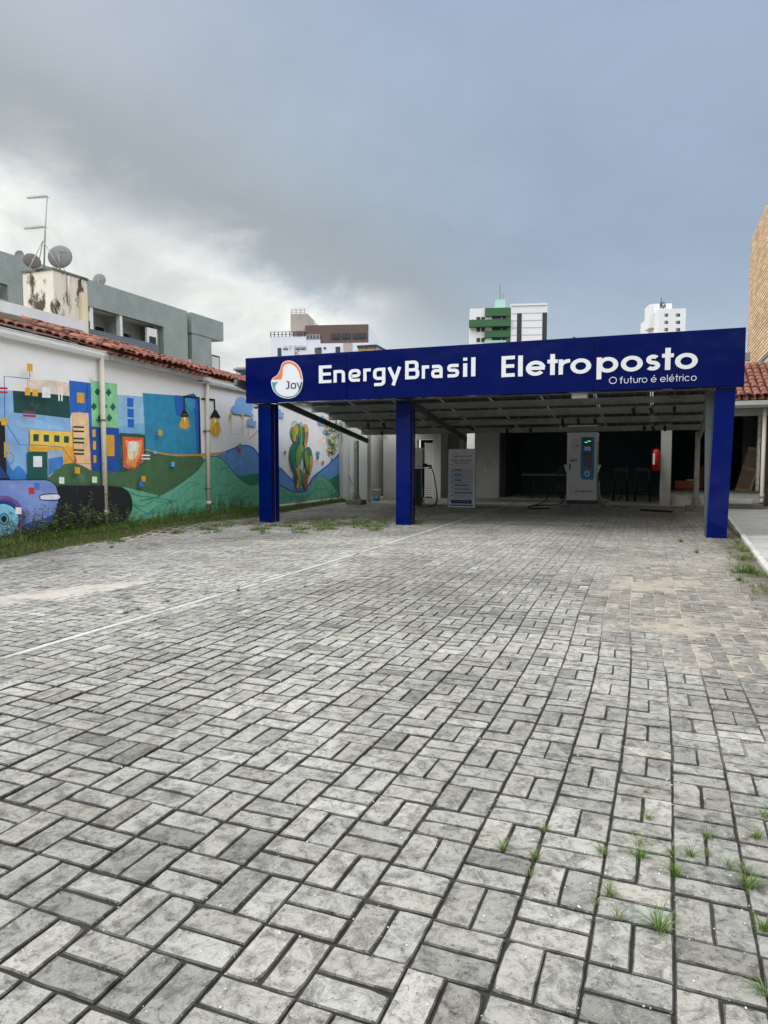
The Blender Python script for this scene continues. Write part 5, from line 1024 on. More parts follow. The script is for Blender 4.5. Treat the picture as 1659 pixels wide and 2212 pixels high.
def bx4(name, x0, x1, y0, y1, m, l=1):           # board coordinates in 0..1 from top left
    mb = MB(); mb.box(xa_+W_*x0, xa_+W_*x1, YB-.0015*l-.001, YB-.001, HZ*(1-y1), HZ*(1-y0)); return mb.build(name, m, sb)
navy = mat('board_navy', (34, 34, 100), .5, 0); pale = mat('board_pale', (200, 204, 214), .5, 0); redk = mat('board_red', (200, 96, 80), .5, 0); inkn = mat('board_ink', (60, 60, 96), .5, 0)
def bt(s, x0, x1, y, h, m, bold=0, l=3): text('board_text', s, xa_+W_*x0, YB-.0015*l-.001, HZ*(1-y), HZ*h, m, sb, width=W_*(x1-x0), bold=bold)
bx4('text_panel', .06, .90, .33, .905, pale)
miniblob(1163, 572, 46, YB, sb, 4, .008)
bt('Joy', .22, .36, .133, .026, inkd, .02); bt('Energy Brasil', .38, .85, .133, .026, inkd, .02); bt('COMO CARREGAR SEU', .11, .86, .207, .024, inkn, .03); bt('CARRO ELÉTRICO', .2, .77, .248, .024, inkn, .03)
bt('Não conecte o plug antes de', .07, .92, .278, .02, redk, .01); bt('ler esse passo a passo!', .16, .80, .31, .02, redk, .01)
for k, (y, hs) in enumerate(((.345, .03), (.432, .03), (.52, .03), (.605, .06), (.735, .09))):
    bt('0%d' % (k+1), .12, .2, y+.045+(.02 if k > 2 else 0), .022, inkn, .02); bx4('heading_bar', .23, (.5, .5, .5, .73, .88)[k], y, y+.022, navy, 2)
    bt(('Aproxime', 'Conecte', 'Inicie', 'Acompanhe a carga', 'Finalize o carregamento')[k], .25, (.48, .47, .44, .7, .85)[k], y+.018, .013, white_s, 0, 4)
    n_ = (2, 2, 2, 2, 5)[k]
    for q in range(n_):
        if k == 3 and q == 1: bx4('note_bar', .24, .8, y+.066, y+.088, redk, 2); continue
        bt('siga as instruções da tela do carregador'[:(34 if q % 2 == 0 else 22)], .24, .86 if q % 2 == 0 else .6, y+.044+q*.0195, .011, inkg, 0)
    if k < 4: bx4('rule', .12, .88, (.418, .505, .592, .722)[k], (.418, .505, .592, .722)[k]+.002, inkg, 2)
bx4('footer_bar', .12, .87, .87, .93, navy, 2); bx4('footer_bar', .05, .92, .948, .97, navy, 2); bt('Em caso de dúvidas fale conosco', .2, .8, .905, .014, white_s, 0, 4)
# bucket
pb = G(*D(4, 432, 998)); bk = thing('bucket', 'white plastic bucket with a blue base by the side passage', 'bucket', (pb.x, pb.y, 0)); 
mb = MB(); mb.lathe([(.13, .15), (.155, .36), (.165, .36), (.165, .38), (.145, .38), (.12, .16)], Matrix.Translation((pb.x, pb.y, 0)), 20); mb.build('pail', wallw, bk); mb = MB(); mb.lathe([(.12, 0), (.132, .149)], Matrix.Translation((pb.x, pb.y, 0)), 20); mb.build('base', mat('blue_plastic', (80, 140, 190), .5, .05), bk)
# loose wires on left wall
wire('wall_cable', [pY(*D(4, x, y), 22.0) for x, y in ((108, 290), (112, 450), (140, 640), (180, 780), (215, 850))], .008, wirem, 'thin black cable drooping down the plain end wall beside the mural', 'cable')
wire('wall_cable', [pY(*D(4, x, y), 21.0) for x, y in ((275, 905), (235, 915), (195, 950), (190, 990), (215, 1020))], .007, wirem, 'thin loose wire curling at the foot of the left canopy post', 'cable')
#@@BRICK
# ------------------------------------------------------------------ brick building on the right
brick = tilemat('buff_brick', (218, 184, 144), (104, 78, 54), size=(.85, .125), gap=.17, var=.22, rough=.85, rowoff=.5, bump=.9)
XB = 3.2; yfar = pX(1616, 700, XB).y; ztopB = pX(1620, 528, XB).z; 
bb = thing('brick_building', 'tall windowless building of rough buff bricks on the right edge', 'building', (XB, 20, 0))
zl = lambda px, py: pX(px, py, XB)
s0, s1 = zl(1611, 811), zl(1659, 773.6)
zlow = (s0.z+s1.z)/2
mb = MB(); mb.box(XB, XB+12, 4, yfar, 4.72, ztopB); mb.build('wall', brick, bb)
mb = MB(); mb.box(XB+.01, XB+12, 4, yfar-.05, -.1, 4.72); mb.build('base_wall', mat('grey_plinth_wall', (116, 112, 104), .95, .2, 1.5, .3, 40), bb)
mb = MB(); mb.box(XB-.0, XB+.2, yfar, yfar+.25, 3.9, 5.1); mb.build('corner_stub', wallw, bb)
gbm = tilemat('glass_block', (128, 140, 132), (196, 198, 190), size=(.2, .2), gap=.12, var=.2, rough=.2)
q0, q1 = zl(1627, 800), zl(1659, 800)
mb = MB(); mb.box(XB-.012, XB+.02, 10, q0.y, 3.4, 4.72); mb.build('glass_block_window', gbm, bb)
mb = MB(); mb.box(XB-.05, XB-.0, 10, q0.y+.1, 4.721, 4.80); mb.build('window_lintel', conc, bb)
#@@FAR
# ------------------------------------------------------------------ apartment block behind the mural house (faces the lot)
XA = -26.0
tileg = tilemat('green_grey_tile', (116, 126, 120), (144, 150, 146), size=(.1, .1), gap=.10, var=.05, rough=.4)
tileb = tilemat('blue_grey_tile', (66, 76, 86), (112, 120, 126), size=(.12, .12), gap=.09, var=.06, rough=.4)
tilew = tilemat('pale_tile', (176, 180, 176), (150, 154, 152), size=(.1, .1), gap=.10, var=.05, rough=.4)
glassd = mat('dark_glass', (22, 26, 32), .12, .1, 2); 
apt = thing('green_apartment_block', 'three storey apartment block faced in grey green tiles with a recessed balcony', 'building', (XA, 40, 0))
def AX(x, y, X=XA): return pX(*D(1, x, y), X)
y0a, yP0, yP1, yE_ = AX(-150, 600).y, AX(640, 900).y, AX(1185, 1000).y, AX(1358, 1000).y
zt_a = AX(1358, 968).z; zc = AX(900, 1000).z; zsill = AX(1120, 1185).z; zf = AX(1000, 1260).z
zc = (AX(650, 940).z+AX(1180, 1072).z)/2; zsill = (AX(650, 1100).z+AX(1150, 1207).z)/2; ya2 = AX(62, 900).y; zw1, zw0 = AX(30, 770).z, AX(30, 885).z
def abox(n_, ya, yb_, za, zb__, m, x1=0., x0=-.3, par=None): mb = MB(); mb.box(XA+x0, XA+x1, ya, yb_, za, zb__); return mb.build(n_, m, par or apt)
abox('wall', y0a, yE_, zc, zt_a, tileg); abox('wall', yP1, yE_, 0, zc, tileg); abox('wall', ya2, yP0, 0, zc, tileg); abox('wall', y0a, ya2, 0, zw0, tileg); abox('wall', y0a, ya2, zw1, zc, tileg)
abox('window', y0a, ya2, zw0, zw1, glassd, -.6, -.7); abox('window_reveal', ya2-.02, ya2, zw0, zw1, tileg, -.01, -.6)
abox('balcony_parapet', yP0, AX(1150, 1250).y, 0, zsill, tileb, -.02, -.2)
abox('roof_slab', y0a, yE_, zt_a-.3, zt_a-.1, tilew, -.3, -12); abox('balcony_ceiling', yP0, yP1, zc, zc+.1, wallw, -.31, -2.4); abox('balcony_back', yP0, yP1, 0, zc, tilew, -1.2, -1.4); abox('balcony_floor', yP0, yP1, zsill-1.1, zsill-1.0, tilew, -.2, -2.2)
ya, yb_ = AX(1150, 1150).y, yP1; abox('balcony_jamb', ya, yb_, 0, zc, MATS['green_grey_tile'], -.31, -2.19)
for xa1, xb1, dd in ((658, 682, -.05), (875, 893, -.05)): abox('balcony_column', AX(xa1, 1000).y, AX(xb1, 1000).y, zsill-.3, zc, wallw, dd, dd-.25)
abox('room_wall', AX(893, 1000).y, AX(893, 1000).y+.15, zsill-1, zc, tilew, -.3, -2.2); abox('room_wall', yP0, yP0+.05, zsill-1, zc, tilew, -.3, -2.2)
for xa1, xb1, ztp in ((640, 664, 0.0), (1075, 1145, 0)):
    ya_, yb1 = AX(xa1, 1100).y, AX(xb1, 1100).y; wf = abox('window', ya_, yb1, zsill-.2, zc-.25, wallw, -.06, -.2); abox('window_glass', ya_+.15, yb1-.12, zsill-.05, zc-.7, glassd, -.03, -.059, wf)
for xa1, xb1 in ((690, 745), (895, 940)):
    ya_, yb1 = AX(xa1, 1100, XA-1.2).y, AX(xb1, 1100, XA-1.2).y; abox('balcony_door', ya_, yb1, zsill-1, zc-.6, glassd, -1.12, -1.19)
b2 = thing('green_apartment_wing', 'narrow tiled wing of the apartment block with an overhanging top storey', 'building', (XA, 60, 0))
y1b, y2b, y3b = AX(1378, 1000).y, AX(1610, 1000).y, AX(1530, 1250).y; zb2, zo = AX(1420, 990).z, AX(1612, 1188).z
mb = MB(); mb.box(XA-3, XA+.1, y1b, y2b, zo, zb2); mb.build('upper_wall', tileg, b2); mb = MB(); mb.box(XA-3, XA+.05, y1b+.1, y3b, 0, zo-.005); mb.build('lower_wall', tileg, b2)
mb = MB(); mb.box(XA-2.8, XA-1.0, y3b, y2b-.3, 0, zo-.01); mb.build('white_wall', wallw, b2); mb = MB(); mb.box(XA-1.0, XA-.95, y3b+.3, y2b-1.2, zo-2.6, zo-.6); mb.build('window', glassd, b2)
abox('link_wall', yE_, y1b, 0, zt_a-.5, tilew, -1.0, -1.4)
yl = AX(1385, 1200).y; mb = MB(); mb.box(XA-.95, XA-.9, yl-.6, yl+.4, AX(1385, 1330).z, AX(1385, 1160).z); mb.build('window', glassd, apt)
mb = MB(); mb.tube([(XA-.3, yl, zsill-1.8), (XA-.3, yl, zsill-.4)], .3, 12); mb.tube([(XA-.3, yl, zsill-.5), (XA-.3, yl+.1, zsill+2.0)], .08, 8); mb.build('vent_duct', steel, apt)
fl = AX(1552, 1335, XA-.9); mb = MB(); mb.box(fl.x, fl.x+.12, fl.y-.5, fl.y+.5, fl.z-.6, fl.z+.4); f_ = mb.build('floodlight', blackm, b2); mb = MB(); mb.box(fl.x+.12, fl.x+.13, fl.y-.4, fl.y+.4, fl.z-.5, fl.z+.3); mb.build('floodlight_glass', lens, f_)
# ------------------------------------------------------------------ stained water tank house between
XT = -15.2
def TX(x, y, X=XT): return pX(*D(1, x, y), X)
stained = mat('stained_cream', (204, 198, 182), .95, .08, 1.5, .3, 30, col2=((70, 64, 54), 2.3, .515, .06), streak=(1, 1, .42))
tk = thing('water_tank_block', 'blocky cream water tank room streaked with black mould above the tiled roof', 'tank room', (XT, 20, 4))
yc, ye = TX(430, 680).y, TX(632, 760).y; ztk = (TX(430, 682).z+TX(632, 746).z)/2; yc = TX(385, 700).y
lft = pY(*D(1, 165, 720), yc).x
mb = MB(); mb.box(lft, XT, yc, ye, 2.5, ztk); mb.build('wall', stained, tk); mb = MB(); mb.box(lft-.03, XT+.03, yc-.03, ye+.03, ztk+.001, ztk+.06); mb.build('roof_slab', mat('mouldy_slab', (110, 106, 96), .95, .3, 3, col2=((50, 48, 44), 2, .5, .1)), tk)
p = TX(487, 720); mb = MB(); mb.tube([(XT+.04, p.y, ztk-.05), (XT+.04, p.y, 5.6)], .03, 8); mb.build('pipe', pipem, tk)
ch_ = thing('cream_house', 'cream house with a thick white roof slab behind the tiled roof on the left', 'house', (-13.5, 14, 0))
XS = -13.4
def SX(x, y, X=XS): return pX(*D(1, x, y), X)
ys0, ys1 = SX(-250, 900).y, SX(620, 1070).y; zs1 = (SX(0, 892).z+SX(620, 1038).z)/2; zs0 = (SX(0, 975).z+SX(600, 1105).z)/2
mb = MB(); mb.box(XS-4, XS, ys0, ys1, zs0, zs1); mb.build('roof_slab', mat('white_slab', (206, 206, 208), .9, .1, 1, .2, 40, col2=((170, 160, 150), 1.5, .6, .1)), ch_)
crm = mat('cream_wall', (212, 196, 168), .9, .08, 1.5); yw = pX(*D(1, 455, 1110), XS-.6).y
mb = MB(); mb.box(XS-3.8, XS-.6, ys0, yw, 0, zs0-.002); mb.build('wall', crm, ch_); 
for x in (275, 440): p = pX(*D(1, x, 1100), XS-.6); mb = MB(); mb.box(XS-.6, XS-.52, p.y, p.y+.16, 2.5, zs0-.003); mb.build('pilaster', crm, ch_)
yv = pX(*D(1, 640, 1110), XS-1.4).y
mb = MB(); mb.box(XS-3.8, XS-1.6, yw, ye, 0, zs0-.002); mb.build('wall', crm, ch_); pw1 = pX(*D(1, 470, 1150), XS-1.58); pw2 = pX(*D(1, 590, 1150), XS-1.58)
mb = MB(); mb.box(XS-1.6, XS-1.57, pw1.y, pw2.y, 3.4, zs0-.25); w_ = mb.build('window', glassd, ch_)
mb = MB(); a_, b_ = pX(*D(1, 460, 1150), XS-.7), pX(*D(1, 600, 1150), XS-.7); y = a_.y
while y < b_.y: mb.box(XS-.72, XS-.7, y, y+.03, 3.3, zs0-.12); y += .22
mb.box(XS-.725, XS-.695, a_.y, b_.y, zs0-.2, zs0-.15); mb.build('window_bars', white_s, ch_)
mb = MB(); xq = TX(640, 1100, XT+.3); mb.box(XT-1, XT+.1, pX(*D(1, 600, 1100), XT+.1).y, pX(*D(1, 640, 1100), XT+.1).y, 2, ztk-.4); mb.build('wall', crm, ch_)
# dishes & antenna
dgrey = mat('dish_grey', (118, 118, 116), .7, .1, 2, metal=.1); dbrown = mat('dish_brown', (92, 84, 78), .8, .15, 2)
def dish(cx, cy, rx, ry, X, zfoot, m, label, az=.0, el=.5, word_=None):
    p = pX(*D(1, cx, cy), X); r = rx/1.8433/1.8228/F*(p-O).dot(Vector((SY*CP, CY*CP, -SP)))
    t = thing('satellite_dish', label, 'dish', (p.x, p.y, zfoot), 'satellite dishes on the roofs'); to = (O-p); az0 = math.atan2(to.y, to.x)+az
    d_ = Vector((math.cos(az0)*math.cos(el), math.sin(az0)*math.cos(el), math.sin(el))); M = Matrix.Translation(p)@d_.to_track_quat('Z', 'Y').to_matrix().to_4x4()
    dp = .18*r; prof = [(max(.001, r*k/8), dp*((k/8)**2-1)) for k in range(9)]+[(r*1.02, .01), (r*1.0, -.02*r)]+[(max(.001, r*k/8), dp*((k/8)**2-1)-.03*r) for k in range(7, -1, -1)]
    mb = MB(); mb.lathe(prof, M, 32); mb.build('reflector', m, t)
    mb = MB(); b_ = p-d_*dp; mb.tube([b_, b_-d_*.15*r, Vector((p.x, p.y, p.z-r*.8))-d_*.1*r, Vector((p.x-.1*r, p.y, zfoot))], .06*r, 8); mb.tube([b_, Vector((p.x+.3*r, p.y+.3*r, zfoot))], .03*r, 6); mb.tube([b_, Vector((p.x-.3*r, p.y-.3*r, zfoot))], .03*r, 6); mb.build('mount', steel, t)
    mb = MB(); e = p+d_*.55*r; mb.tube([p-Vector((0, 0, r*.8))+d_*0, e], .02*r, 6); mb.lathe([(.03*r, 0), (.05*r, .1*r)], Matrix.Translation(e)@d_.to_track_quat('-Z', 'Y').to_matrix().to_4x4(), 8); mb.build('feed_arm', steel, t)
    return t, p, r, M
t, p, r, M = dish(435, 572, 84, 86, XT-.3, ztk+.06, dgrey, 'largest round grey satellite dish on top of the mouldy tank block', PI-.3, -.15)
f0 = (O-p).normalized(); rx = Vector((0, 0, 1)).cross(f0).normalized(); ry = f0.cross(rx); Mx = Matrix(((rx.x, -f0.x, ry.x, p.x), (rx.y, -f0.y, ry.y, p.y), (rx.z, -f0.z, ry.z, p.z), (0, 0, 0, 1)))
text('dish_lettering', 'vivo TV', -r*.05, -.24*r, r*.32, r*.13, darksteel, t, width=r*.6, bold=.02, M=Mx)
dish(233, 602, 60, 47, XT-1.6, ztk+.06, dbrown, 'dark brown tilted dish left of the aerial mast', PI+.2, -.35)
dish(140, 562, 34, 37, XA-1, zt_a-.1, dgrey, 'small pale dish at the far left roof edge', -.5, .1); dish(720, 742, 47, 38, XA-1, zt_a-.1, dgrey, 'grey dish on the roof edge right of the tank block', PI-.4, -.1)
am = pX(*D(1, 315, 600), XT-.6); at = thing('tv_aerial', 'tall thin aerial mast with two horizontal aerials pointing left', 'antenna', (am.x, am.y, ztk))
ptop = pX(*D(1, 343, 135), XT-.6); pm1 = pX(*D(1, 328, 357), XT-.6)
mb = MB(); mb.tube([Vector((am.x, am.y, ztk)), pm1, ptop], [.024, .02, .014], 8)
for dx, dy in ((.5, .2), (-.5, .2), (0, -.5)): mb.tube([(am.x, am.y, ztk+.9), (am.x+dx, am.y+dy, ztk)], .014, 6)
mb.build('mast', steel, at)
for (ax_, ay_), (bx_, by_) in (((198, 148), (345, 135)), ((176, 370), (333, 356))):
    a, b = pY(*D(1, ax_, ay_), ptop.y), pY(*D(1, bx_, by_), ptop.y); mb = MB(); mb.bar(a, b, .03, .03)
    n_ = 9
    for k in range(n_): q = a.lerp(b, (k+.5)/n_); l = .05+.008*k; mb.tube([(q.x-.01, q.y-l, q.z+.02), (q.x+.01, q.y+l, q.z-.01)], .006, 5)
    mb.build('aerial', steel, at)
# ------------------------------------------------------------------ distant buildings
FWD = Vector((SY, CY, 0)); RGT = Vector((CY, -SY, 0))
class Far:
    def __init__(s, reg, dist, ang, pxo, pyo=600):
        s.reg = reg; c, sn = math.cos(ang), math.sin(ang); s.ex = RGT*c+FWD*sn; s.ey = -RGT*sn+FWD*c
        r = ray(*D(reg, pxo, pyo)); p = O+r*(dist/r.dot(FWD)); s.o = Vector((p.x, p.y, 0)); s.M = Matrix(((s.ex.x, s.ey.x, 0, s.o.x), (s.ex.y, s.ey.y, 0, s.o.y), (0, 0, 1, 0), (0, 0, 0, 1)))
    def at(s, x, y, dep=0):
        p = pN(*D(s.reg, x, y), s.o+s.ey*dep, s.ey); q = p-s.o; return q.dot(s.ex), p.z
    def box(s, par, name, m, x0, y0, x1, y1, d0, d1, ground=False):
        a, zt = s.at(x0, y0, max(0, d0) if d0 > .5 else 0); b, zb = s.at(x1, y1, max(0, d0) if d0 > .5 else 0)
        if ground: zb = -.1
        mb = MB(); mb.box(a, b, d0, d1, zb, zt); o = mb.build(name, m, None); o.matrix_world = s.M
        o.parent = par; o.matrix_parent_inverse = Matrix.Translation(par.location).inverted() if par.type == 'EMPTY' else par.matrix_world.inverted()
        return o
bwhite = mat('far_white', (206, 210, 218), .9, .05, .3); bbrown = mat('far_brown', (98, 80, 75), .9, .10, .25); bbeige = mat('far_beige', (168, 158, 150), .9, .06, .25); farglass = mat('far_glass', (54, 60, 68), .25, .15, .5); fdark = mat('far_dark', (36, 38, 42), .6, .1)
f = Far(7, 95, -.10, 640); T1 = thing('brown_topped_building', 'white apartment building with a brown top floor and a beige roof tower', 'building', f.o)
f.box(T1, 'wall', bwhite, 237, 362, 535, 560, 0, 12, True); f.box(T1, 'wall', bwhite, 530, 385, 646, 560, .05, 12, True); f.box(T1, 'wall', bwhite, 645.5, 420, 1041, 560, 0, 15.1, True)
f.box(T1, 'top_floor', bbrown, 520, 271, 1036, 421, .12, 15); f.box(T1, 'side_wall', bwhite, 1036.5, 266, 1042, 430, .2, 14.9); f.box(T1, 'roof_tower', bbeige, 402, 178, 541, 365, 1, 6); f.box(T1, 'roof_box', bwhite, 555, 254, 612, 280, 5, 9); f.box(T1, 'beige_pier', bbeige, 835, 418, 906, 560, -.12, 0, True)
for a in ((735, 340, 803, 382), (822, 338, 889, 380), (912, 337, 1015, 378)):
    w = f.box(T1, 'window', fdark, *a, .02, .12); n_ = 2 if a[2]-a[0] < 80 else 4; st = (a[2]-a[0])/n_
    for k in range(n_): f.box(w, 'pane', farglass, a[0]+k*st+3, a[1]+4, a[0]+(k+1)*st-3, a[3]-4, -.01, .02)
for a in ((297, 457, 328, 522), (770, 447, 808, 497), (673, 450, 692, 467), (625, 452, 655, 475), (436, 453, 530, 472), (345, 455, 380, 475)): f.box(T1, 'window', farglass, *a, -.06, -.001)
f.box(T1, 'brown_bay', bbrown, 600, 455, 656, 560, -.05, -.002, True)
def rail(par, x0, x1, y0, y1, n_, m, hor=2):
    a, zt = f.at(x0, y0); b, zb = f.at(x1, y1); mb = MB(); t = .05
    for k in range(n_+1): x = a+(b-a)*k/n_; mb.box(x-t, x+t, -.05, .05, zb, zt-.06)
    for k in range(hor+1): z = zt-(zt-zb)*k/(hor+1); mb.box(a, b, -.045, .045, z-.05, z+.0)
    o = mb.build('railing', m, None); o.matrix_world = f.M; o.parent = par; o.matrix_parent_inverse = Matrix.Translation(par.location).inverted()
rail(T1, 240, 520, 325, 362, 9, fdark, 1); rail(T1, 532, 638, 346, 385, 4, mat('rail_pale', (150, 154, 160), .6, .0), 3); rail(T1, 412, 520, 138, 178, 3, MATS['rail_pale'], 2); rail(T1, 428, 518, 325, 362, 2, fdark, 5)
f = Far(7, 75, .05, 470); T2 = thing('white_parapet_house', 'low white rooftop parapet with a thin rail in front of the brown topped building', 'building', f.o)
f.box(T2, 'parapet', bwhite, 345, 476, 597, 560, 0, 5, True); rail(T2, 360, 525, 439, 476, 4, MATS['rail_pale'], 1)
mb = MB(); a, zt = f.at(440, 478); b, zb = f.at(472, 514); mb.bar((a, -.03, zt), (a, -.03, zb), .08, .05); mb.bar((b, -.03, zt), (a, -.03, (zt+zb)/2), .08, .05); mb.bar((a, -.03, (zt+zb)/2), (b, -.03, zb), .08, .05); o = mb.build('letter', mat('rail_grey', (120, 124, 130), .6, 0), None); o.matrix_world = f.M; o.parent = T2; o.matrix_parent_inverse = Matrix.Translation(T2.location).inverted()
f = Far(7, 60, -.3, 1020); T3 = thing('ochre_building', 'corner of a low ochre tiled building peeking over the blue fascia', 'building', f.o)
f.box(T3, 'wall', tilemat('ochre_tile', (176, 152, 108), (90, 78, 60), size=(.8, .45), gap=.06, var=.06), 952, 446, 1105, 560, 0, 14, True); f.box(T3, 'roof_edge', fdark, 948, 438, 1109, 446, -.15, 14.2)
f = Far(3, 40, 0, 720); T4 = thing('grey_house_end', 'pale grey house end just left of the blue fascia above the tiled roof', 'house', f.o); f.box(T4, 'wall', mat('pale_grey', (172, 176, 176), .9, .05), 680, 302, 790, 500, 0, 5, True); f.box(T4, 'window', farglass, 722, 352, 748, 368, -.05, 0)
# green and white tower
f = Far(8, 150, -.11, 400); T5_ = thing('green_white_tower', 'white tower block with green balcony bands and dark vertical window strips', 'tower block', f.o)
tw = mat('tower_white', (214, 214, 214), .9, .04, .2); tg = mat('tower_green', (50, 92, 58), .8, .06, .2); pg = mat('pale_green', (150, 186, 176), .8, .04, .2)
f.box(T5_, 'wall', tw, 158, 182, 414, 460, .6, 14, True); f.box(T5_, 'wall', tw, 414.5, 158, 637, 460, 0, 14, True); f.box(T5_, 'parapet', tw, 412, 154, 640, 160, -.2, 14)
f.box(T5_, 'green_band', tg, 253, 178, 412, 225, 0, .6); f.box(T5_, 'green_band', tg, 153, 255, 412, 293, -.6, .6); f.box(T5_, 'green_band', tg, 250, 320, 412, 358, -.1, .6); f.box(T5_, 'green_pier', tg, 386, 225.5, 412, 254.5, .1, .6); f.box(T5_, 'green_pier', tg, 386, 293.5, 412, 319.5, .1, .6); f.box(T5_, 'green_pier', tg, 386, 358.5, 412, 460, .1, .6); f.box(T5_, 'glass_rail', pg, 250, 381, 384, 405, -.1, .3)
for y in (231, 298, 362):
    for a in ((200, 222), (230, 252)):
        w = f.box(T5_, 'window', fdark, a[0], y, a[1], y+24, .5, .6); 
    f.box(T5_, 'balcony_opening', fdark, 297, y-8, 352, y+16, .45, .6); f.box(T5_, 'window', fdark, 358, y-8, 385, y+16, .45, .6); f.box(T5_, 'vent_window', fdark, 395, y-12, 407, y, .02, .099)
for y in (210, 255, 300, 345): f.box(T5_, 'slab_line', mat('tower_joint', (170, 172, 174), .9, 0), 416, y, 637, y+1.2, -.03, -.001)
for a in ((452, 212, 478), (610, 207, 635)): f.box(T5_, 'window_strip', fdark, a[0], a[1], a[2], 460, -.05, -.031, True)
f.box(T5_, 'roof_tower', pg, 320, 125, 378, 182, 4, 9)
for x0, y0, y1 in ((346, 35, 125), (365, 88, 125)): f.box(T5_, 'antenna', fdark, x0-.8, y0, x0+.8, y1, 6, 6.15)
# white tower right
f = Far(8, 170, -.12, 1335); T6 = thing('white_tower', 'white residential tower with small windows beside the right end of the fascia', 'tower block', f.o)
tc_ = mat('tower_cream', (216, 204, 190), .9, .04, .2)
a0_, zt0 = f.at(1335, 190); 
f.box(T6, 'wall', tw, 1334, 184, 1495, 460, 0, 18, True)
mb = MB(); xw_ = f.at(1334, 400)[0]; za_ = f.at(1334, 190)[1]
f2 = Far(8, 170, -1.22, 1334)
f2.box(T6, 'side_wall', tc_, 1222, 190, 1334, 460, 0, 4, True) if False else None
mb.box(xw_-.06, xw_-.005, .8, 18, -.1, za_-.4); o = mb.build('side_wall', tc_, None); o.matrix_world = f.M; o.parent = T6; o.matrix_parent_inverse = Matrix.Translation(T6.location).inverted()
for k in range(3):
    for (ya_, yb_2) in ((1.5, 5.5), (8.5, 10.0), (12, 16.5)):
        mb = MB(); z = za_-3.4-k*3.0; mb.box(xw_-.1, xw_-.061, ya_, yb_2, z, z+1.5); o = mb.build('balcony_opening', mat('balcony_shadow', (150, 124, 104), .9, .05), None); o.matrix_world = f.M; o.parent = T6; o.matrix_parent_inverse = Matrix.Translation(T6.location).inverted()
f.box(T6, 'roof_tower', tw, 1277, 155, 1300, 300, 4.2, 9); f.box(T6, 'roof_tower', tw, 1300.5, 152, 1412, 300, 4, 9)
for y in (213, 258, 303):
    for x0, x1 in ((1370, 1390), (1440, 1465)):
        w = f.box(T6, 'window', fdark, x0, y, x1, y+18, -.05, -.001); f.box(w, 'pane', mat('pane_grey', (130, 134, 140), .3, 0), x0+2, y+2, x0+(x1-x0)*.45, y+16, -.07, -.051)
x_, z_ = f.at(1340, 180, 4); x2_, _ = f.at(1378, 180, 4); o = text('roof_lettering', 'MGA', x_, 3.97, z_, 1.5, fdark, None, width=x2_-x_, bold=.04); o.matrix_world = f.M; o.parent = T6; o.matrix_parent_inverse = Matrix.Translation(T6.location).inverted()
f.box(T6, 'antenna', fdark, 1349, 115, 1351, 153, 6, 6.2)
# bird
bp = O+ray(*D(8, 808, 361))*60; bird = MB(); s = .22; bird.poly([bp+RGT*-s*1.1, bp+RGT*-.2*s+Vector((0, 0, .25*s)), bp+RGT*.1*s, bp+RGT*-.2*s-Vector((0, 0, .18*s))]); bird.poly([bp+RGT*-.1*s, bp+RGT*.2*s+Vector((0, 0, .2*s))+FWD*.05, bp+RGT*1.2*s+Vector((0, 0, .3*s)), bp+RGT*.3*s-Vector((0, 0, .1*s))]); bird.lathe([(.005, -.12), (.03, -.06), (.03, .05), (.004, .1)], Matrix.Translation(bp)@Matrix.Rotation(PI/2, 4, 'X'), 8)
tag(bird.build('bird', blackm), 'small dark bird flying just above the blue fascia', 'bird')
#@@PLANTS
# ------------------------------------------------------------------ vegetation
def leafmat(name, c, c2, tr=.25):
    m = bpy.data.materials.new(name); m.use_nodes = True; nt = m.node_tree; L = nt.links.new; b = nt.nodes['Principled BSDF']; b.inputs['Roughness'].default_value = .6; b.inputs['Specular IOR Level'].default_value = .3
    a = nt.nodes.new('ShaderNodeAttribute'); a.attribute_name = 'tint'; L(a.outputs['Color'], b.inputs['Base Color'])
    t = nt.nodes.new('ShaderNodeBsdfTranslucent'); L(a.outputs['Color'], t.inputs[0]); ms = nt.nodes.new('ShaderNodeMixShader'); ms.inputs[0].default_value = tr; L(b.outputs[0], ms.inputs[1]); L(t.outputs[0], ms.inputs[2]); L(ms.outputs[0], nt.nodes['Material Output'].inputs[0]); return m
grassm = leafmat('grass_blades', None, None); weedm = leafmat('weed_leaves', None, None, .15)
def blade(mb, p, h, az, lean, w, c):
    d = Vector((math.cos(az), math.sin(az), 0)); s = Vector((-d.y, d.x, 0))*w/2; p = Vector(p); mb.cur = c; prev = None
    for k in range(4):
        t = k/3; q = p+d*(lean*t*t*h)+Vector((0, 0, h*(t-.35*lean*t*t*t))); ww = s*(1-t*.85)
        cur = (mb.vert(q-ww), mb.vert(q+ww))
        if prev: mb.face((prev[0], prev[1], cur[1], cur[0]))
        prev = cur
GC = [(.11, .20, .035), (.085, .165, .026), (.15, .24, .045), (.065, .13, .024), (.23, .23, .08), (.26, .22, .11)]
def gcol(r, dry=.1): c = r.choice(GC[:4]) if r.random() > dry else r.choice(GC[4:]); g_ = r.uniform(.75, 1.25); return tuple(v*g_ for v in c)
rg = random.Random(21); mb = MB()
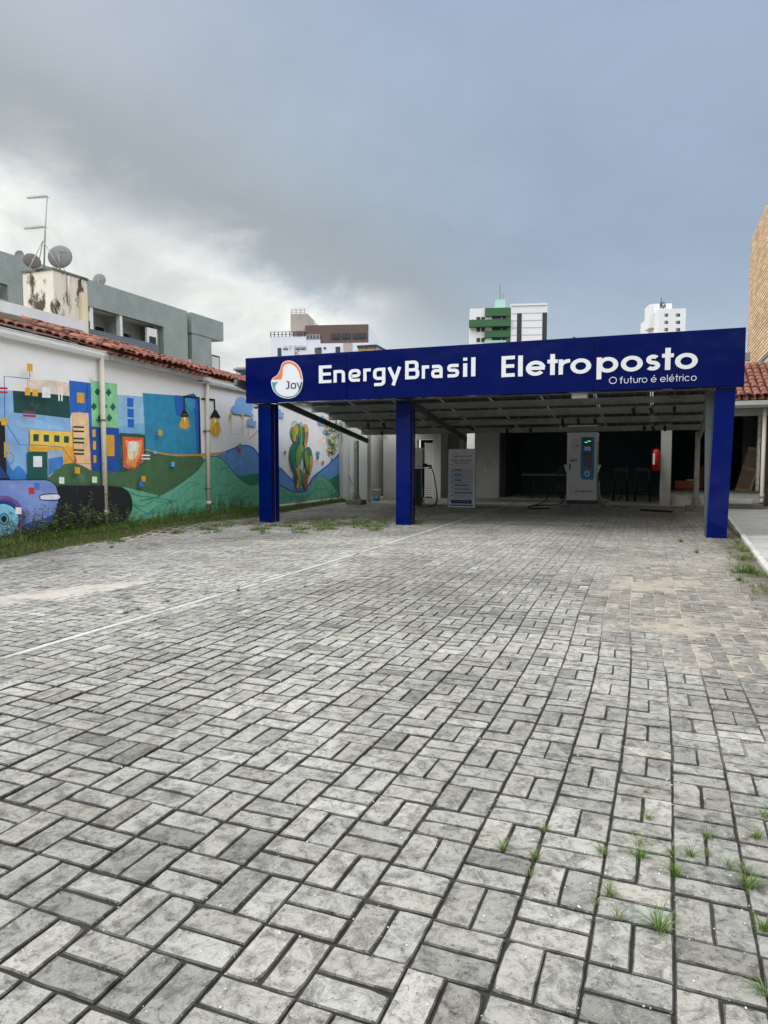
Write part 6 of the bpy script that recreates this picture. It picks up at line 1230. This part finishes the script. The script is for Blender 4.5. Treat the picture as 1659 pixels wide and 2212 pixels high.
for k in range(30000):
    y = 4+17.8*rg.random()**1.25; xw = wall_x(y); wd = .62+.12*noise.noise(Vector((0, y*.8, 0)))+.10*noise.noise(Vector((3, y*2.5, 0)))
    if y > 14: wd *= 1-.35*sm(14, 20, y)
    t = rg.random()**.8; x = xw+.05+wd*t*.98; hh = (.06+.08*rg.random())*(1-.45*t)*(1 if y < 15 else .75); dens = noise.noise(Vector((x*3, y*1.5, 4)))
    if dens < -.42 and t > .6: continue
    top_ = .14*(1-sm(13, 18, y))+.03; z = (top_ if t < .75 else top_*max(.15, (1-t)*3))
    blade(mb, (x, y, z-.01), hh*rg.uniform(.7, 1.4), rg.uniform(0, 6.28), rg.uniform(.2, 1.0), .009, gcol(rg, .10+.2*(t > .85)))
tag(mb.build('grass_verge', grassm, fix=False), 'strip of green grass along the foot of the mural wall', 'grass', kind='stuff')
# weeds spreading over the paving in front of the left pillars
mb = MB(); rg = random.Random(5)
for cx, cy, rx, n_, dry in [(740, 1131, 60, 26, .25), (790, 1141, 30, 14, .2), (822, 1124, 18, 12, .75), (640, 1128, 40, 12, .5), (600, 1140, 40, 10, .4), (455, 1144, 22, 10, .1), (560, 1146, 18, 8, .1), (650, 1146, 16, 8, .2), (700, 1136, 34, 14, .4), (520, 1132, 30, 7, .5), (380, 1146, 14, 5, .3), (870, 1130, 10, 5, .5), (905, 1131, 10, 6, .1), (250, 1163, 10, 4, .3), (550, 1131, 22, 6, .7), (775,1134,70,22,.3), (690,1143,50,12,.2),(600,1133,60,14,.6),(480,1137,30,8,.5),(675,1122,50,12,.7),(730,1122,40,12,.6)]:
    for k in range(n_):
        p = G(cx+rg.uniform(-rx, rx), cy+rg.gauss(0, 3.2)); 
        for b_ in range(34): a = rg.uniform(0, 6.28); d_ = rg.random()*.12; blade(mb, (p.x+d_*math.cos(a), p.y+d_*math.sin(a), p.z-.01), rg.uniform(.04, .11), rg.uniform(0, 6.28), rg.uniform(.5, 1.5), .009, gcol(rg, dry))
tag(mb.build('paving_weeds', grassm, fix=False), 'patchy low grass spreading through the paving in front of the left pillars', 'grass', kind='stuff')
mb = MB()
for k in range(420):
    y = rg.uniform(5.5, 13.5); x = CX(y)-abs(rg.gauss(0, .12))-.02
    if noise.noise(Vector((y*1.6, x*2, 8))) < -.05: continue
    for b_ in range(9): blade(mb, (x+rg.gauss(0, .02), y+rg.gauss(0, .02), gh(x, y)-.01), rg.uniform(.02, .09), rg.uniform(0, 6.28), rg.uniform(.4, 1.4), .007, gcol(rg, .45))
tag(mb.build('kerb_weeds', grassm, fix=False), 'sparse dry grass along the soil beside the white kerb', 'grass', kind='stuff')
mb = MB(); rg = random.Random(77)
for k in range(1500):
    if k % 3: x, y = rg.uniform(-3.2, 1.2), 1.2+5*rg.random()**1.4
    else: x, y = rg.uniform(-.3, 1.15), rg.uniform(1.5, 8)
    if x < -1.1*y+.2: continue
    z = gh(x, y)+.001; r_ = rg.uniform(.0015, .0045); g_ = rg.uniform(.35, .75); mb.cur = (g_, g_*.97, g_*.9)
    P = [Vector((x+r_*math.cos(a+g_*9)*rg.uniform(.7, 1.2), y+r_*math.sin(a+g_*9)*rg.uniform(.7, 1.2), z)) for a in (0, 1.57, 3.14, 4.71)]; t_ = mb.vert((x, y, z+r_*.9)); ids = [mb.vert(p) for p in P]
    for q in range(4): mb.face((ids[q], ids[(q+1) % 4], t_))
tag(mb.build('loose_grit', mat('grit', (200, 196, 186), .9, .1, attr='tint'), fix=False), 'scattered pale grit and small stones on the paving', 'grit', kind='stuff')
# single tufts: four kinds, copied
protos = []
for kd in range(4):
    mb = MB(); r = random.Random(40+kd); nb = (46, 34, 60, 26)[kd]
    for b_ in range(nb): a = r.uniform(0, 6.28); d_ = r.random()*.02; blade(mb, (d_*math.cos(a), d_*math.sin(a), -.01), r.uniform(.04, .10), a+r.gauss(0, .5), r.uniform(.4, 1.6), .0042, gcol(r, (.15, .4, .12, .6)[kd]))
    me = mb.build('grass_tuft', grassm, fix=False); protos.append(me)
def d4(x, y): return (1512+x/1.0972)/1.8228, (3000+y/1.0972)/1.8228
TF = [(4, 515, 380, 0, .75, 'bright green tuft in a joint, leftmost of the foreground tufts on the right'), (4, 690, 300, 1, .6, 'tiny reddish green tuft above the leftmost foreground tufts'), (4, 655, 415, 0, .75, 'green tuft just right of the leftmost foreground tuft'), (4, 630, 485, 3, .6, 'yellowish tuft directly below the second foreground tuft'),
      (4, 945, 400, 0, .75, 'green tuft in a long joint, middle of the foreground'), (4, 1105, 410, 2, .95, 'tall spiky tuft between two upright pavers'), (4, 1108, 360, 3, .9, 'thin tall seeding tuft just behind the spiky tuft'), (4, 1142, 245, 1, .7, 'small tuft on the row behind the spiky tuft'), (4, 1132, 130, 3, .55, 'faint thin tuft highest of the foreground column of tufts'),
      (4, 975, 575, 0, .75, 'low green tuft lying along a joint left of the big tuft'), (4, 915, 610, 3, .7, 'yellow green tuft at a joint crossing left of the big tuft'), (4, 1190, 725, 2, 1.15, 'largest bright green tuft of the foreground paving'), (4, 1015, 675, 3, .8, 'sparse tuft with one long blade left of the largest tuft'),
      (4, 1260, 480, 2, .85, 'dense dark green tuft in the long vertical joint'), (4, 1240, 395, 1, .7, 'small tuft just above the dense dark green tuft'), (4, 1325, 405, 0, .8, 'spreading tuft right of the dense dark green tuft'), (4, 1395, 325, 1, .85, 'tuft with tall straw coloured blades in the right joints'), (4, 1398, 400, 3, .6, 'thin tuft growing down a short joint on the right'),
      (4, 1490, 455, 1, .65, 'small tuft near the right edge of the foreground'), (4, 1555, 470, 1, .7, 'upright tuft near the right edge above the large clump'), (4, 1580, 540, 2, 1.0, 'large clump of grass close to the right edge'), (4, 1610, 330, 0, .9, 'wide clump at the right edge beside the washed sand'), (4, 1650, 240, 1, .9, 'tuft at the extreme right edge above the wide clump'), (4, 1645, 720, 2, .9, 'clump at the right edge below the large clump'), (4, 1655, 1010, 2, .9, 'clump at the lowest right corner of the paving')]
first = {}
def put(i, p, sc, lb, gp):
    o = protos[i]
    if i not in first: first[i] = 1; c = o
    else: c = o.copy(); C.objects.link(c)
    c.location = p; c.scale = (sc,)*3; c.rotation_euler = (0, 0, R_.uniform(0, 6.28)); tag(c, lb, 'grass tuft', gp)
for _, x, y, kd, sc, lb in TF: put(kd, G(*d4(x, y)), sc*.82, lb, 'grass tufts in the foreground joints')
def d3(x, y): return (2600+x/3.9127)/1.8228, (1950+y/3.9127)/1.8228
TB = [(320, 720, 2, 1.5, 'grass tuft left in front of the right blue pillar'), (565, 890, 0, 1.5, 'green tuft in the paving below the right blue pillar'), (1190, 740, 1, 2.2, 'tall pale weed clump right behind the foot of the right pillar'), (1300, 870, 3, 2.6, 'thin tall straw weed against the white kerb'), (1270, 1000, 1, 1.6, 'small weed beside the white kerb halfway down'), (1250, 1190, 2, 2.2, 'yellow green weed clump on the soil left of the kerb clump'), (1440, 1210, 2, 2.5, 'biggest yellow green weed clump touching the white kerb'), (1220, 1320, 0, 1.6, 'leaning tuft below the weed clumps on the soil'), (1130, 1195, 1, 1.5, 'small yellow weed left of the weed clumps'), (1080, 900, 3, 1.3, 'small dark weed below the foot of the right pillar'), (1010, 640, 3, 1.8, 'flowering weed in front of the right pillar base')]
for x, y, kd, sc, lb in TB: put(kd, G(*d3(x, y)), sc, lb, 'weeds near the white kerb')
def d2(x, y): return (0+x/2.183)/1.8228, (2050+y/2.183)/1.8228
TL_ = [(1085, 800, 0, .9, 'lowest of three small tufts in a row left of the pale strip'), (1190, 770, 0, .9, 'middle of three small tufts in a row left of the pale strip'), (1440, 700, 0, .8, 'highest of three small tufts in a row left of the pale strip'), (735, 450, 3, 1.0, 'single thin dry stem in the left paving'), (960, 235, 2, 1.1, 'dark low weed in front of the first downpipe'), (455, 350, 3, .9, 'tiny dry sprig at the left of the paving'), (830, 235, 3, .9, 'dry sprig left of the dark low weed'), (470, 250, 3, 1.0, 'dry sprigs in the sand at the left grass edge')]
for x, y, kd, sc, lb in TL_: put(kd, G(*d2(x, y)), sc, lb, 'small tufts in the left paving')
put(0, G(*D(2, -2000, 0)) if False else G(515, 1277), 1.0, 'small tuft touching the pale strip in the middle distance', 'small tufts in the left paving')
put(3, G(660, 1268), 1.0, 'sparse sprigs right of the pale strip', 'small tufts in the left paving')
# leafy weeds at the wall
def weed(p, h, n_, seed, label):
    r = random.Random(seed); t = thing('leafy_weed', label, 'weed', p, 'leafy weeds at the mural wall'); st = MB(); lf = MB(); P = Vector(p)
    for s_ in range(int(n_*1.25)):
        a = r.uniform(0, 6.28); ln_ = h*r.uniform(.45, 1.05); base = P+Vector((r.gauss(0, .09), r.gauss(0, .26), 0)); tip = base+Vector((math.cos(a)*ln_*.35+.03, math.sin(a)*ln_*.4, ln_)); pts = [base.lerp(tip, k/5)+Vector((r.gauss(0, .008), r.gauss(0, .008), 0)) for k in range(6)]
        st.cur = (.10, .10, .04); st.tube(pts, [.004]*5+[.002], 5)
        m_ = int(12+ln_*50)
        for k in range(m_):
            q = base.lerp(tip, r.uniform(.15, 1.0)); b = r.uniform(0, 6.28); L_ = r.uniform(.025, .055); d = Vector((math.cos(b), math.sin(b), r.uniform(-.4, .5))); sd_ = Vector((-d.y, d.x, r.uniform(-.3, .3))).normalized()*L_*.34
            c = r.choice([(.09, .15, .045), (.13, .19, .06), (.07, .115, .04), (.19, .25, .10), (.21, .22, .10)]); g_ = r.uniform(.8, 1.3); lf.cur = tuple(v*g_ for v in c)
            q += d*.012; m1 = q+d*L_*.45+Vector((0, 0, -.004)); lf.poly([q, m1+sd_+Vector((0, 0, .006)), q+d*L_, m1]); lf.poly([q, m1, q+d*L_, m1-sd_+Vector((0, 0, .006))])
    st.cur = (.10, .10, .04); st.tube([P+Vector((0, -.4, -.03)), P+Vector((0, .4, -.03))], .012, 5); st.build('stem', weedm, t, fix=False); lf.build('leaves', weedm, t, fix=False)
WL = [(15, .42, 9, 'leafy weed at the far left under the painted wheel'), (60, .50, 10, 'bushy weed below the painted wheel, right of the far left one'), (100, .34, 9, 'low spreading weed below the lilac painted car'), (150, .42, 10, 'leafy weed under the right end of the painted car'), (178, .36, 8, 'weed between the painted car and the first downpipe'), (203, .66, 7, 'tallest leafy weed just left of the first downpipe'), (232, .30, 6, 'small weed just right of the first downpipe'), (300, .26, 5, 'low thin weed below the black painted shape'), (350, .28, 5, 'thin weed left of the second downpipe'), (372, .36, 5, 'wiry weed a step left of the second downpipe'), (418, .24, 5, 'small weed beside the left of the second downpipe'), (480, .42, 8, 'leafy weed right of the second downpipe'), (508, .36, 7, 'leafy weed midway from the second downpipe to the left pillar'), (545, .30, 6, 'weed just left of the left blue pillar'), (625, .26, 6, 'small weed right of the left blue pillar'), (690, .26, 6, 'small weed below the painted plant'), (125, .55, 6, 'upright weed in front of the painted car bonnet')]
for k, (px, h_, n_, lb) in enumerate(WL):
    y = WP(px, 1120).y; p = wpt(y, .14*(1-sm(13, 18, y))+.02, .20+.1*R_.random()); weed(p, h_, n_, 100+k, lb)
